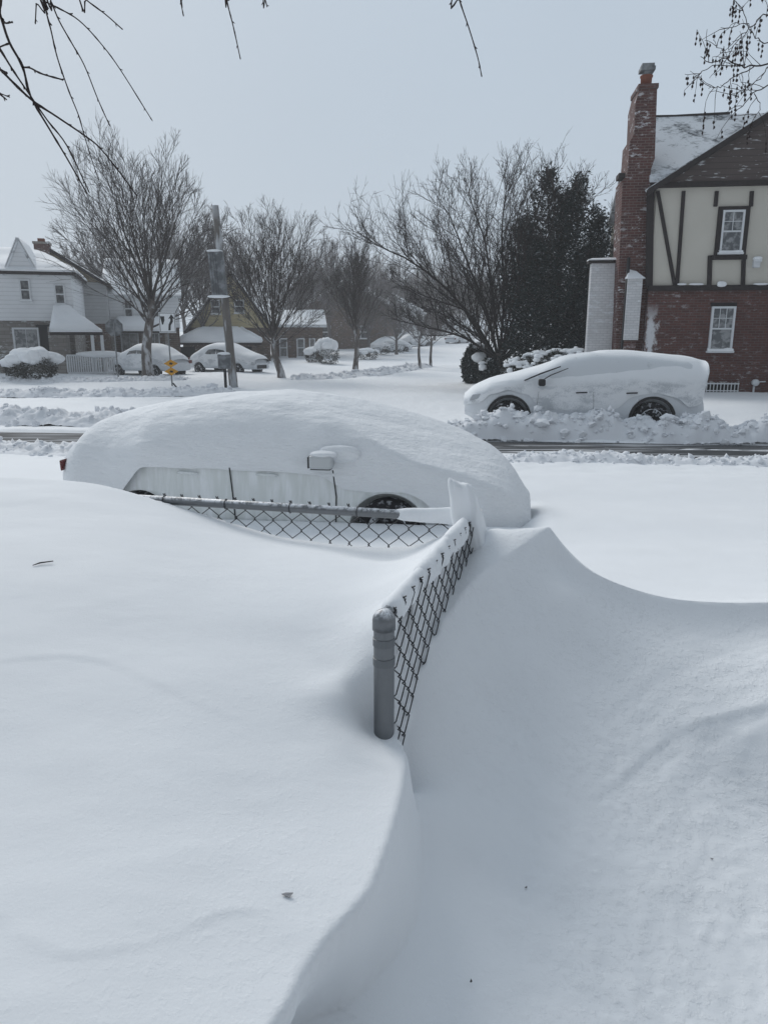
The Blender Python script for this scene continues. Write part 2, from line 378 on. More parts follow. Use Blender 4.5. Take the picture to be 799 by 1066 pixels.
class TPS:
    def __init__(self, pts, lam=1e-4):
        P = np.array(pts, float); self.p = P[:, :2]; n = len(P)
        K = self.U(np.linalg.norm(self.p[:, None] - self.p[None], axis=-1)) + lam * np.eye(n)
        Q = np.hstack([np.ones((n, 1)), self.p]); A = np.zeros((n + 3, n + 3))
        A[:n, :n] = K; A[:n, n:] = Q; A[n:, :n] = Q.T
        self.w = np.linalg.solve(A, np.concatenate([P[:, 2], np.zeros(3)]))
    @staticmethod
    def U(r): return np.where(r > 1e-9, r * r * np.log(np.maximum(r, 1e-9)), 0)
    def __call__(self, x, y):
        sh = x.shape; x = x.ravel(); y = y.ravel(); out = np.empty(len(x)); n = len(self.p)
        for i in range(0, len(x), 40000):
            X = x[i:i + 40000]; Y = y[i:i + 40000]
            r = np.sqrt((X[:, None] - self.p[:, 0]) ** 2 + (Y[:, None] - self.p[:, 1]) ** 2)
            out[i:i + 40000] = self.U(r) @ self.w[:n] + self.w[n] + self.w[n + 1] * X + self.w[n + 2] * Y
        return out.reshape(sh)
def polydist(x, y, pts):
    """signed distance (left of travel negative) and arc parameter of nearest point"""
    P = np.array(pts, float); best = np.full(x.shape, 1e9); nx_ = np.zeros(x.shape); ny_ = np.zeros(x.shape); sg = np.ones(x.shape); par = np.zeros(x.shape)
    acc = 0.
    for a, b in zip(P[:-1], P[1:]):
        d = b - a; l2 = d @ d; l = math.sqrt(l2)
        t = np.clip(((x - a[0]) * d[0] + (y - a[1]) * d[1]) / l2, 0, 1)
        dx = x - a[0] - t * d[0]; dy = y - a[1] - t * d[1]; q = dx * dx + dy * dy
        cr = (x - a[0]) * d[1] - (y - a[1]) * d[0]
        # at joints prefer the segment the point is more perpendicular to
        better = q < best - 1e-10
        best = np.where(better, q, best); sg = np.where(better, np.sign(cr), sg); par = np.where(better, acc + t * l, par); nx_ = np.where(better, dx, nx_); ny_ = np.where(better, dy, ny_)
        acc += l
    polydist.vec = (nx_, ny_)          # from the nearest curve point to each query point
    return np.sqrt(best) * sg, par
def inside(x, y, poly):
    P = np.array([p[:2] for p in poly], float); r = np.zeros(x.shape, bool)
    for a, b in zip(P, np.roll(P, -1, 0)):
        if a[1] == b[1]: continue
        c = ((a[1] > y) != (b[1] > y)) & (x < (b[0] - a[0]) * (y - a[1]) / (b[1] - a[1]) + a[0])
        r ^= c
    return r
def smooth_curve(pts, n=8):
    P = [np.array(p, float) for p in pts]; P = [2 * P[0] - P[1]] + P + [2 * P[-1] - P[-2]]; out = []
    for i in range(1, len(P) - 2):
        for k in range(n):
            t = k / n; a, b, c, d = P[i - 1:i + 3]
            out.append(.5 * ((2 * b) + (-a + c) * t + (2 * a - 5 * b + 4 * c - d) * t * t + (-a + 3 * b - 3 * c + d) * t ** 3))
    out.append(P[-2]); return out
# edge of the big drift: lip, then the side fence, the corner, the back fence, then the crest
FA = (.03, 2.0); FC = (.385, 3.15); FB = (-1.55, 3.64)     # side fence start, corner, back fence end (plan)
def _lp(u, v, z): p = on_z(u, v, z); return (p.x, p.y, z)
LIP = smooth_curve([(-.62, .2, .84), (-.38, .68, .85), _lp(288, 1066, .858), _lp(318, 1012, .862), _lp(345, 975, .865), _lp(384, 930, .868), _lp(400, 893, .868), _lp(413, 852, .864), _lp(421, 815, .856), _lp(424, 787, .846)], 6)
REST = [(.052, 1.95, .842), (.03, 2.03, .9), (.04, 2.12, 1.05), (.065, 2.2, 1.16), (.10, 2.3, 1.215), (.162, 2.5, 1.235), (.255, 2.8, 1.235), (.325, 3.03, 1.21), (.34, 3.11, 1.17),
        (.30, 3.142, 1.16), (.17, 3.175, 1.12), (-.02, 3.225, 1.065), (-.13, 3.25, 1.04), (-.45, 3.335, 1.075), (-.73, 3.405, 1.125), (-.97, 3.465, 1.19), (-1.2, 3.53, 1.25),
        (-1.4, 3.60, 1.275), (-1.7, 3.66, 1.29), (-2.0, 3.69, 1.30), (-3.0, 3.72, 1.31), (-6, 3.9, 1.25)]
CUR1 = [tuple(p) for p in LIP] + REST
CREST = smooth_curve([(.05, 2.0, .62), (.07, 2.1, .76), (.098, 2.22, .87), (.15, 2.36, .955), (.235, 2.55, 1.0), (.337, 2.74, 1.055), (.45, 2.87, 1.095), (.56, 2.97, 1.13), (.65, 3.05, 1.155), (.715, 3.10, 1.160)], 5)[:-1] + \
        smooth_curve([(.715, 3.10, 1.160), (.755, 3.055, 1.115), (.83, 3.01, 1.05), (.918, 2.99, 1.0), (1.06, 2.98, .945), (1.226, 2.97, .905), (1.43, 2.98, .885), (1.66, 3.0, .878), (2.4, 3.1, .86), (5, 3.3, .85)], 5)
def thin(c, k): return [tuple(p) for p in c[::k]] + [tuple(c[-1])]
A_pts = thin(CUR1, 2) + [(-.055, 1.985, .875), (-.02, 1.92, .855), (-.10, 1.985, .95), (-.2, 1.88, .945), (-.10, 1.84, .91), (-.07, 2.07, .985), (-.3, 2.1, 1.005), (-.15, 2.3, 1.055), (-.16, 2.1, .995), (-.25, 2.5, 1.09), (-.5, 2.35, 1.07), (-.01, 2.18, 1.07), (.01, 2.35, 1.13), (.07, 2.6, 1.155), (.14, 2.8, 1.145), (-.07, 2.6, 1.115),
        (.18, 3.0, 1.12), (.05, 3.05, 1.06), (-.1, 3.1, 1.06), (-.12, 2.9, 1.10), (-.3, 3.0, 1.10), (-.57, 2.03, 1.03), (-1.04, 2.54, 1.16), (-.96, 1.64, .99), (-.42, 1.38, .92), (-.2, 1.7, .915), (-.52, 1.07, .89), (-.3, 1.5, .91),
        (-.95, 1.0, .90), (-.8, .5, .85), (-.5, 2.7, 1.11), (-1.6, 3.2, 1.25), (-1.0, 3.1, 1.19), (-2.2, 2.5, 1.17), (-2, 1.4, 1.0), (-3, 3, 1.24), (-3, 1, .95), (-1.5, .4, .87)]
def below(c, off, drop, k0, k1, st=3):
    out = []
    for i in range(k0, min(k1, len(c) - 1), st):
        (x0, y0, z0), (x1, y1, z1) = [tuple(q) for q in (c[i], c[i + 1])]; l = math.dist((x0, y0), (x1, y1)) + 1e-9
        out.append((x0 + (y1 - y0) / l * off, y0 - (x1 - x0) / l * off, z0 - drop))
    return out
B_pts = below(CREST, .045, .045, 14, 44) + below(CREST, .05, .045, 50, 84) + thin(CREST, 2) + [(.715, 3.10, 1.160), (.13, 1.78, .62), (.10, 1.6, .575), (.04, 1.4, .55), (-.06, 1.22, .53), (-.13, 1.05, .515), (-.3, .65, .49), (.25, 1.75, .56), (.22, 1.45, .53), (.1, 1.1, .50), (-.05, .7, .48), (.075, 1.93, .68), (.2, 2.1, .70), (.35, 2.35, .76), (.55, 2.55, .80), (.8, 2.6, .76), (.75, 2.85, .97), (.5, 2.8, 1.0),
        (1.1, 2.7, .78), (1.6, 2.7, .77), (.5, 2.2, .62), (.9, 2.2, .585), (1.3, 2.35, .66), (1.75, 2.4, .70), (.4, 1.8, .54), (.8, 1.8, .51), (1.2, 1.9, .50), (1.6, 2.0, .56), (.5, 1.3, .48), (1, 1.3, .46), (.0, .6, .45), (1.5, 1.2, .47), (2.4, 2.5, .74), (2.4, 1.5, .6), (3.5, 2.4, .75), (.5, .4, .45), (2, .4, .5)]
C_pts = thin(CREST, 2) + [(.715, 3.10, 1.160), (.073, 2.14, .84), (.125, 2.3, .905), (.18, 2.456, .964), (.27, 2.76, 1.04), (.36, 3.0, 1.085), (.41, 3.09, 1.11), (.46, 3.17, 1.15), (.56, 3.18, 1.15), (.65, 3.17, 1.15), (.5, 3.34, 1.08), (.7, 3.3, 1.0), (.75, 3.7, .78), (.8, 4.3, .58), (1.1, 3.25, .80), (1.6, 3.3, .77), (1.6, 3.8, .64), (1.6, 4.6, .50), (2.6, 3.6, .7), (2.6, 4.6, .5), (4, 3.6, .7), (4, 5, .45),
        (.25, 3.35, .72), (-.2, 3.5, .62), (-.7, 3.6, .62), (-1.1, 3.75, .66), (-1.6, 4.0, .75), (-2.4, 4.1, .8), (-4, 4.2, .8), (0, 4.1, .5), (-1.2, 4.5, .5), (-2.6, 4.9, .5), (.6, 5.2, .35), (-.8, 5.4, .31), (1.8, 5.8, .33), (-3, 6, .32), (4, 6.2, .33), (.2, 6.2, .27)]
def uniq(p):
    out = []
    for q in p:
        if all(math.dist(q[:2], r_[:2]) > .012 for r_ in out): out.append(q)
    return out
tA, tB, tC = TPS(uniq(A_pts), 5e-5), TPS(uniq(B_pts), 3e-5), TPS(uniq(C_pts), 5e-5)
def scarp(x, y, pts, amp, wid, fade):
    d, par = polydist(x, y, smooth_curve(pts, 5)); tot = par.max() if par.size else 1
    k = sstep(par, 0, fade) * (1 - sstep(par, tot - fade, tot))
    return amp * k * np.where(d < 0, np.exp(d / (wid * 7)), sstep(-d, -wid, 0))
ROAD_W = 13.75
def far_h(x, y):
    s = x * E1.x + y * E1.y; w = x * E2.x + y * E2.y
    z = np.where(w < 8.6, .34 + 0 * w, .10) 
    z = .25 + (.10 - .25) * sstep(w, 6.9, 8.9) - .11 * sstep(w, 9.2, 12.2)
    # hollow under the near car, and the scoop wind cuts round its nose
    incar = sstep(s, -4.5, -4.1) * (1 - sstep(s, .25, .75)) * sstep(w, 6.75, 7.0) * (1 - sstep(w, 8.4, 8.8))
    z = z - .14 * incar
    z += vnoise(s * .5, w, .45, 3, 4) * .12 * sstep(w, 8, 11)
    z += vnoise(s, w, 2.2, 8, 4, .6) * .05 * sstep(w, 9, 12)
    # the lane the traffic has cleared
    lane = sstep(w, ROAD_W - 1.0, ROAD_W - .85) * (1 - sstep(w, ROAD_W + .95, ROAD_W + 1.15))
    lz = -.062 - .012 * ((w - ROAD_W) ** 2) + vnoise(s * .18, w * 3.2, 1.0, 11, 4, .6) * .075
    z = z * (1 - lane) + lz * lane
    lawn = sstep(s, -.6, 1.5) * sstep(w, 17.4, 19.5); z = z * (1 - lawn) + (.30 + vnoise(s, w, .8, 6, 3) * .1) * lawn
    left = sstep(-s, 9, 12) * sstep(w, 26, 32); z = z + .12 * left
    z += vnoise(s, w, .25, 21, 4, .5) * .22 * sstep(w, 19, 24)
    z += sstep(w, 45, 160) * 2.4
    return z
def ground_h(x, y):
    x = np.asarray(x, float); y = np.asarray(y, float)
    far = far_h(x, y); z = far.copy(); w = x * E2.x + y * E2.y
    near = w < 7.4
    X = np.clip(x[near], -4, 4.5); Y = np.clip(y[near], .25, 6.6)
    a = tA(X, Y); b = tB(X, Y); c = tC(X, Y)
    d1, p1 = polydist(X, Y, CUR1); d2, p2 = polydist(X, Y, CREST)
    inA = inside(X, Y, CUR1 + [(-40, 4), (-40, -40), (-.75, -40)]); d1 = np.where(inA, -np.abs(d1), np.abs(d1))
    inB = inside(X, Y, CREST + [(40, 3.3), (40, 1.9), (-40, 1.9), (-40, 2.0)]) | (Y < 2.0); d2 = np.where(inB, np.abs(d2), -np.abs(d2)); d2 = np.where(Y < 2.0, 1., d2)
    # wind marks
    a += vnoise(X * .8, Y * 1.6, 2.6, 2, 3) * .010 + vnoise(X * 1.2 + Y * .5, Y * 3 - X * .8, 3.0, 7, 4, .6) * .0032
    b += vnoise(X, Y, 3, 4, 3) * .012 + (vnoise(X, Y, 20, 14, 3, .6) * .009 + np.maximum(vnoise(X, Y, 55, 15, 2) - .12, 0) * .02) * sstep(-Y, -2.75, -2.2) * sstep(X, .15, .5)
    b += vnoise(X * 1.2 - Y, Y * 4 + X * 1.5, 4.0, 9, 3) * .006 * sstep(X, .7, 1.1)
    c += vnoise(X, Y, 1.4, 5, 3) * .02
    a += scarp(X, Y, [(-1.6, 1.05), (-1.05, 1.24), (-.82, 1.22), (-.62, 1.13), (-.45, 1.15), (-.30, 1.24), (-.16, 1.245)], (.0045), .005, .2) * (.2 + 2.0 * (vnoise(X, Y, 7, 34, 3) + .3))
    a += scarp(X, Y, [(-1.3, 1.95), (-.9, 2.05), (-.55, 1.9), (-.3, 1.8)], .003, .02, .3)
    b += scarp(X, Y, [(.62, 2.02), (.82, 2.2), (1.05, 2.36), (1.35, 2.44), (1.7, 2.47)], .007, .010, .35) * (.6 + 1.6 * (vnoise(X, Y, 9, 33, 3) + .3))
    rr_ = np.hypot(X - 2.1, Y - .9); th_ = np.arctan2(Y - .9, X - 2.1)
    b += vnoise(rr_ * 9, th_ * 3.2, 2.2, 31, 3, .6) * .010 * sstep(rr_, 1.25, 1.55) * (1 - sstep(rr_, 1.9, 2.3)) * sstep(X, .35, .8)
    b -= .07 * np.exp(-(((X - 1.32) / .26) ** 2 + ((Y - 2.12) / .22) ** 2))
    pkb = .032 * np.exp(-np.hypot(X - .715, Y - 3.10) / .05); b += pkb; c += pkb
    k2 = sstep(d2, -.006, .012)               # right of the crest's travel = bowl side
    bc = c * (1 - k2) + b * k2
    # width of the fall on the outer side of the drift: soft on the lip, sheer at the mesh, gentle on the street crest
    total_lip = sum(math.dist(p[:2], q[:2]) for p, q in zip(CUR1[:len(LIP)], CUR1[1:len(LIP)]))
    total_cor = total_lip + sum(math.dist(p[:2], q[:2]) for p, q in zip(CUR1[len(LIP) - 1:len(LIP) + 16], CUR1[len(LIP):len(LIP) + 16]))
    wid = .05 + (.014 - .05) * sstep(p1, total_lip - .08, total_lip + .08)
    wid = wid + (.5 - .014) * sstep(p1, total_cor - .1, total_cor + .5)
    t = np.clip((d1 + .002) / wid, 0, 1); k1 = t ** 1.15 * (1 - t) + (1 - (1 - t) ** 1.5) * t
    h = a * (1 - k1) + bc * k1
    m = sstep(w[near], 5.6, 7.2); z[near] = h * (1 - m) + far[near] * m
    return z
def h1(x, y): return float(ground_h(np.array([x]), np.array([y]))[0])
def axis(segs):
    out = [segs[0][0]]
    for a, b, st, g in segs:
        v = a; d = st
        while v < b - d * .5:
            v += d; d *= g
            out.append(min(v, b))
    return np.array(sorted(set(np.round(out, 5))))
ax_x = axis([(-.5, 1.0, .011, 1), (1.0, 2.1, .02, 1), (2.1, 9, .05, 1.012), (9, 700, .25, 1.1)])
neg = -axis([(.5, 2.1, .02, 1), (2.1, 9.5, .05, 1.012), (9.5, 700, .25, 1.1)])[::-1]
ax_x = np.array(sorted(set(np.concatenate([neg, ax_x]))))
ax_y = axis([(.95, 3.8, .011, 1), (3.8, 6.5, .03, 1.01), (6.5, 18.5, .065, 1), (18.5, 50, .12, 1.02), (50, 900, .8, 1.09)])
ax_y = np.array(sorted(set(np.concatenate([[-300, -80, -30, -12, -6, -3, -1.5, -.5, .1, .4, .55, .7, .8, .88], ax_y]))))
GX, GY = np.meshgrid(ax_x, ax_y, indexing='ij')
# let mesh vertices sit exactly on the lip, the fence wall and the crests, so those edges stay crisp
TOTAL_LIP = sum(math.dist(p[:2], q[:2]) for p, q in zip(CUR1[:len(LIP)], CUR1[1:len(LIP)]))
nm = (GX > -3.2) & (GX < 3.5) & (GY > .6) & (GY < 4.2)
sx_, sy_ = GX[nm], GY[nm]
for crv in (CREST, CUR1):
    polydist(sx_, sy_, crv); vx, vy = polydist.vec; dd_ = np.hypot(vx, vy); lim = np.where((sx_ > 1.0) | (sx_ < -.5), .0095, .0056)
    mv = dd_ < lim; sx_ = np.where(mv, sx_ - vx * .86, sx_); sy_ = np.where(mv, sy_ - vy * .86, sy_)
GX[nm], GY[nm] = sx_, sy_
GZ = ground_h(GX, GY)
# wind has undercut the lip nearest the porch: pull the wall below it back underneath
dl, pl_ = polydist(sx_, sy_, CUR1); vx, vy = polydist.vec; dl = np.abs(dl)
out_ = ~inside(sx_, sy_, CUR1 + [(-40, 4), (-40, -40), (-.75, -40)]) & (dl > .003)
amt = .25 * (1 - sstep(pl_, TOTAL_LIP - .85, TOTAL_LIP - .25)) * sstep(dl, .0, .05) * (1 - sstep(dl, .06, .62)) * out_
nl = np.maximum(dl, 1e-6); GX[nm] = sx_ - vx / nl * amt; GY[nm] = sy_ - vy / nl * amt
print('GROUND', GX.shape)
ground = grid_mesh('ground', np.stack([GX, GY, GZ], -1), M_snow); tagp(ground, 'deep wind-carved snow covering yard, street and lawns', None, None, 'structure')
mb = MB(); n_ = 0
for wq in (8.9, 10.5, 12, 13, 13.75, 14.5, 15.5, 16.5):
    for sq_ in (-120, 120):
        p = S(sq_, wq); mb.v.append((p.x, p.y, -.04 - .012 * (wq - 13.75) ** 2))
for i in range(7): mb.f.append((2 * i, 2 * i + 1, 2 * i + 3, 2 * i + 2)); mb.m.append(0)
road = mb.build('road', M_road, None, True); tagp(road, 'dark wet plowed lane of the street between snow banks', None, None, 'structure')

# ------------------------------------------------------------ chain link fences
def fence_run(root, A, B, mesh_a, mesh_b, ztop, rows, tie_n, mat_tag):
    """rail, woven wire and ties between plan points A and B (root at A, local x along the run)"""
    Lr = (Vector(B) - Vector(A)).length; z0 = root.location.z
    mb = MB(); mb.tube([(0, 0, ztop - .022), (Lr, 0, ztop - .022)], .0215, 12); mb.build('top_rail', M_galv, root, True)
    # woven wire: each wire is a zigzag running down the fabric, hooked into its neighbours
    mb = MB(); pw = .094; ph = .088; top = ztop - .006; n = int((mesh_b - mesh_a) / pw * 2); y0 = -.026
    for i in range(n + 1):
        x = mesh_a + i * pw / 2; pts = []
        for k in range(2 * rows + 1):
            side = ((k + i) % 2) * 2 - 1
            jx = .0012 * math.sin(i * 3.1 + k * 1.7)
            xx = x + side * (pw / 4 + .0035) + jx; zz = top - k * ph / 2
            if k in (0,):
                pts += [(xx + .006, y0 - .004, zz + .012), (xx + .002, y0 + .003, zz + .008)]
            pts += [(xx - side * .004, y0 + side * .0045, zz + .005), (xx + side * .0005, y0, zz), (xx - side * .004, y0 - side * .0045, zz - .005)]
        mb.tube(pts, .0022, 5, False)
        # the paired end folded over into a knuckle
        x -= ((i % 2) * -2 + 1) * 0 if i % 2 == 0 else -pw / 2
        mb.tube([(x - pw / 4 - .002, y0 - .003, top - .004), (x - pw / 4 + .005, y0 + .004, top + .008), (x - pw / 4 - .004, y0 + .002, top + .012)], .0023, 5)
    mb.build('wire_mesh', M_wire, root, True)
    for i in range(tie_n):
        x = mesh_a + (i + .5) * (mesh_b - mesh_a) / tie_n
        mb = MB(); pts = []
        for k in range(15):
            a = k / 14 * 2 * math.pi * 1.15 - .6; pts.append((x + .0025 * (k / 14), .0245 * math.sin(a), ztop - .022 + .0245 * math.cos(a)))
        mb.tube(pts, .0022, 5); mb.build('tie_wire', M_wire, root, True)
def post(root, x, y, zb, zt, r=.030):
    mb = MB(); mb.lathe([(r, zb), (r, zb + .02), (r, (zb + zt) / 2), (r, zt - .06), (r, zt - .045), (r, zt - .035)], 28, Matrix.Translation((x, y, 0)))
    p = mb.build('post', M_galv, root, True)
    mb = MB(); mb.lathe([(r + .0035, zt - .048), (r + .0035, zt - .02), (r + .001, zt - .008), (r * .8, zt + .004), (r * .45, zt + .011), (.002, zt + .013)], 28, Matrix.Translation((x, y, 0)))
    mb.build('post_cap', M_galv, p, True)
    for zb_ in (zt - .085, zt - .145):
        mb = MB(); mb.lathe([(r + .001, zb_ - .012), (r + .0022, zb_ - .0115), (r + .0022, zb_ + .0115), (r + .001, zb_ + .012)], 28, Matrix.Translation((x, y, 0)))
        mb.build('tension_band', M_dullsteel, p, False)
    return p
ZT = 1.235
a1 = math.atan2(FC[1] - 1.98, FC[0] - FA[0] + .03)
side = thing('chain_link_fence', (.0, 1.98, .2), a1, 'short chain link fence run leading away from the bare round steel post', 'fence')
side.location = (0.0, 1.98, 0)
fl = math.dist((0, 1.98), FC)
fence_run(side, (0, 1.98), FC, .045, fl - .02, ZT, 13, 3, 0)
post(side, 0, 0, -.1, 1.228)
a2 = math.atan2(FB[1] - FC[1], FB[0] - FC[0])
back = thing('chain_link_fence', (FC[0], FC[1], 0), a2, 'long chain link fence with grey top rail half buried beside the sedan', 'fence')
bl = math.dist(FC, FB)
fence_run(back, FC, FB, .03, bl - .01, ZT, 13, 6, 0)
post(back, 0, 0, -.1, 1.228, .028); post(back, bl, 0, -.1, 1.2, .024)
# clods of snow riding on the rails, and the tall block packed over the corner post
def blob(name, parent, c, r, seed, matl, sq=2.2, amp=.16, n=28, taper=0, fr=2.2):
    """rounded lump: superellipsoid with noise"""
    U = np.linspace(0, 2 * np.pi, n * 2, endpoint=False); V = np.linspace(-np.pi / 2, np.pi / 2, n)
    u, v = np.meshgrid(U, V, indexing='ij')
    f = lambda q: np.sign(q) * np.abs(q) ** (2 / sq)
    x = f(np.cos(v)) * f(np.cos(u)); y = f(np.cos(v)) * f(np.sin(u)); z = f(np.sin(v))
    k = 1 + amp * 2 * (vnoise(x * fr / 2 + 5, y * fr / 2 + z * fr * .45 + 7 + seed, 1, seed, 4))
    k = 1 + (k - 1) * np.cos(v) ** .4 if True else k
    tp = 1 - taper * (z * .5 + .5)
    P = np.stack([c[0] + x * r[0] * k * tp, c[1] + y * r[1] * k * tp, c[2] + z * r[2] * k], -1)
    return grid_mesh(name, P, matl, parent, True, True)
cap_ = blob('snow_cap', back, (.0, .02, 1.15), (.066, .10, .205), 3, M_snow, 5.5, .20, 48, .10, 2.4)
for v_ in cap_.data.vertices: v_.co.x += (v_.co.z - 1.15) * .22; v_.co.z += (v_.co.y * .35 + v_.co.x * .25) * (v_.co.z > 1.25)
# drift lying along the back rail by the corner
def rail_snow(root, x0, x1, h, seed, wid=.035, zt=ZT, taper=0.0):
    n = 90; m = 22; xs = np.linspace(x0, x1, n); an = np.linspace(-.35, np.pi + .35, m)
    hh = h * (np.clip(np.minimum((xs - x0), (x1 - xs)) / (.12 * (x1 - x0)), 0, 1) ** .5) * (.8 + .9 * (vnoise(xs * 0 + seed, xs, 5, seed, 4) + .2))
    hh = hh * (1 - taper * (xs - x0) / (x1 - x0))
    P = np.zeros((n, m, 3)); P[..., 0] = xs[:, None]
    P[..., 1] = np.cos(an)[None] * (wid * (.75 + .8 * (vnoise(xs * 0, xs, 14, seed + 5, 3) + .3)))[:, None]
    P[..., 2] = zt - .03 + np.sin(an)[None] * (hh + .03)[:, None]
    ed = np.clip(np.minimum(xs - x0, x1 - xs) / .035, 0, 1) ** .6; P[..., 1] *= (.25 + .75 * ed)[:, None]
    return grid_mesh('rail_snow', P, M_snow, root, True)
rail_snow(back, .0, .34, .042, 3, .028, ZT, .9)
rail_snow(side, .05, .42, .016, 5, .03); rail_snow(side, .36, .8, .022, 6, .033); rail_snow(side, .72, 1.1, .026, 8, .034)

# small dead leaves and a twig lying on the snow
for (u, v, ln, an, lab) in ((45, 586, .07, .5, 'small dark twig lying on the left drift'), ):
    p = on_z(u, v, 1.17); z = h1(p.x, p.y); p = on_z(u, v, z)
    t = thing('twig', (p.x, p.y, h1(p.x, p.y) + .004), an, lab, 'twig')
    mb = MB(); mb.tube([(-ln / 2, 0, 0), (-.01, .006, .004), (ln / 2, 0, .006)], [.0015, .003, .002], 5); mb.build('stem', M_twig, t)
for i, (u, v, lab) in enumerate(((299, 933, 'brown leaf scrap sunk in the snow near the drift lip'), (490, 1023, 'tiny dark leaf bit lowest in the hollow of snow'), (740, 895, 'tiny dark leaf bit at the right of the snow hollow'), (547, 925, 'tiny dark leaf bit in the middle of the snow hollow'))):
    z = .7
    for _ in range(8):
        p = on_z(u, v, z); z = h1(p.x, p.y)
    mb = MB(); k = (.012, .005, .005, .005)[i]
    pts = [(-k, 0, .003), (-k * .3, k * .5, .001), (k, k * .2, .004), (k * .4, -k * .5, .0)]
    mb.add(pts + [(x, y, q + .001) for x, y, q in pts], [(0, 1, 2, 3), (7, 6, 5, 4), (0, 3, 7, 4), (1, 0, 4, 5), (2, 1, 5, 6), (3, 2, 6, 7)])
    o = mb.build('leaf', (M_fartwig if i == 0 else M_twig), None); o.location = (p.x, p.y, z + .002); o.rotation_euler = (0, 0, i * 1.3)
    tagp(o, lab, 'leaf')

# ------------------------------------------------------------ cars
def interp(xs, tab):
    t = np.array(tab, float); return np.interp(xs, t[:, 0], t[:, 1])
def smoothtab(xs, tab, k=.06):
    return sum(interp(xs + d, tab) for d in (-k, -k / 2, 0, k / 2, k)) / 5
def car_body(root, name, Lc, W, roof, belt, sill, halfw, tumble, matl, ns=90, na=44, green=.0):
    """closed loft: x along the car, cross-section from sill over belt line to roof"""
    xs = np.concatenate([[0], np.sort(Lc * (1 - np.cos(np.linspace(0, np.pi, ns))) / 2)[1:-1], [Lc]])
    zr = smoothtab(xs, roof); zb = np.minimum(smoothtab(xs, belt), zr - .015); zs = smoothtab(xs, sill); hw = smoothtab(xs, halfw)
    P = []
    for i, x in enumerate(xs):
        pts = [(0, zs[i]), (.8 * hw[i], zs[i]), (.96 * hw[i], zs[i] + .03), (hw[i], zs[i] + .14), (hw[i] * 1.0, zs[i] + .5 * (zb[i] - zs[i])), (hw[i] * .985, zb[i] - .05), (hw[i] * .955, zb[i])]
        up = max(zr[i] - zb[i], .015); tw = tumble * min(1, up / .35)
        pts += [(hw[i] * .945 - tw * .35, zb[i] + up * .35), (hw[i] * .94 - tw * .8, zb[i] + up * .78), (hw[i] * .86 - tw * .95 - .03, zb[i] + up * .955), (hw[i] * .5 - tw * .3, zb[i] + up * .995), (0, zr[i])]
        full = pts + [(-a, b) for a, b in pts[-2:0:-1]]
        P.append([(x, a, b) for a, b in full])
    P = np.array(P)
    # resample ring for smoother sides
    P = np.concatenate([P], 0)
    ringn = P.shape[1]
    c0 = P[0].mean(0); c1 = P[-1].mean(0)
    P = np.concatenate([np.repeat((P[0] * .02 + c0 * .98)[None], 1, 0), P, np.repeat((P[-1] * .02 + c1 * .98)[None], 1, 0)], 0)
    o = grid_mesh(name, np.transpose(P, (1, 0, 2)), matl, root, True, True)
    sb = o.modifiers.new('sub', 'SUBSURF'); sb.levels = 1; sb.render_levels = 1
    return o
def cut(o, cutters):
    """boolean the cutters out of o for real, then delete them"""
    for c in cutters:
        b = o.modifiers.new('cut', 'BOOLEAN'); b.operation = 'DIFFERENCE'; b.object = c; b.solver = 'EXACT'
    dg = bpy.context.evaluated_depsgraph_get(); dg.update(); me = bpy.data.meshes.new_from_object(o.evaluated_get(dg))
    o.modifiers.clear(); o.data = me
    for c in cutters: bpy.data.objects.remove(c, do_unlink=True)
def wheel(root, x, y, z, r, side):
    """side=-1: outer face towards -y"""
    M = Matrix.Translation((x, y, z)) @ Matrix.Rotation(math.pi / 2, 4, 'X') if side < 0 else Matrix.Translation((x, y, z)) @ Matrix.Rotation(-math.pi / 2, 4, 'X')
    mb = MB(); k = r; w = .105
    mb.lathe([(k * .62, w * .75), (k * .70, w * .98), (k * .86, w), (k * .96, w * .8), (k, w * .4), (k, -w * .4), (k * .96, -w), (k * .6, -w)], 48, M)
    t = mb.build('wheel', M_rubber, root, True)
    mb = MB(); mb.lathe([(k * .66, w * .6), (k * .64, w * .86), (k * .60, w * .86), (k * .57, w * .3), (k * .2, w * .25)], 48, M)
    for i in range(5):
        for dv_ in (-.14, .14):
            an = i * 2 * math.pi / 5 + dv_
            Q = M @ Matrix.Rotation(an, 4, 'Z')
            mb.add([Q @ Vector(p) for p in ((k * .1, -.022, w * .62), (k * .1, .022, w * .62), (k * .62, .016, w * .82), (k * .62, -.016, w * .82), (k * .1, -.022, w * .3), (k * .1, .022, w * .3), (k * .62, .016, w * .5), (k * .62, -.016, w * .5))],
                   [(0, 1, 2, 3), (7, 6, 5, 4), (0, 4, 5, 1), (1, 5, 6, 2), (2, 6, 7, 3), (3, 7, 4, 0)])
    mb.lathe([(k * .17, w * .5), (k * .17, w * .68), (k * .1, w * .72), (.002, w * .72)], 20, M)
    mb.build('rim', M_rim, t, False)
    return t
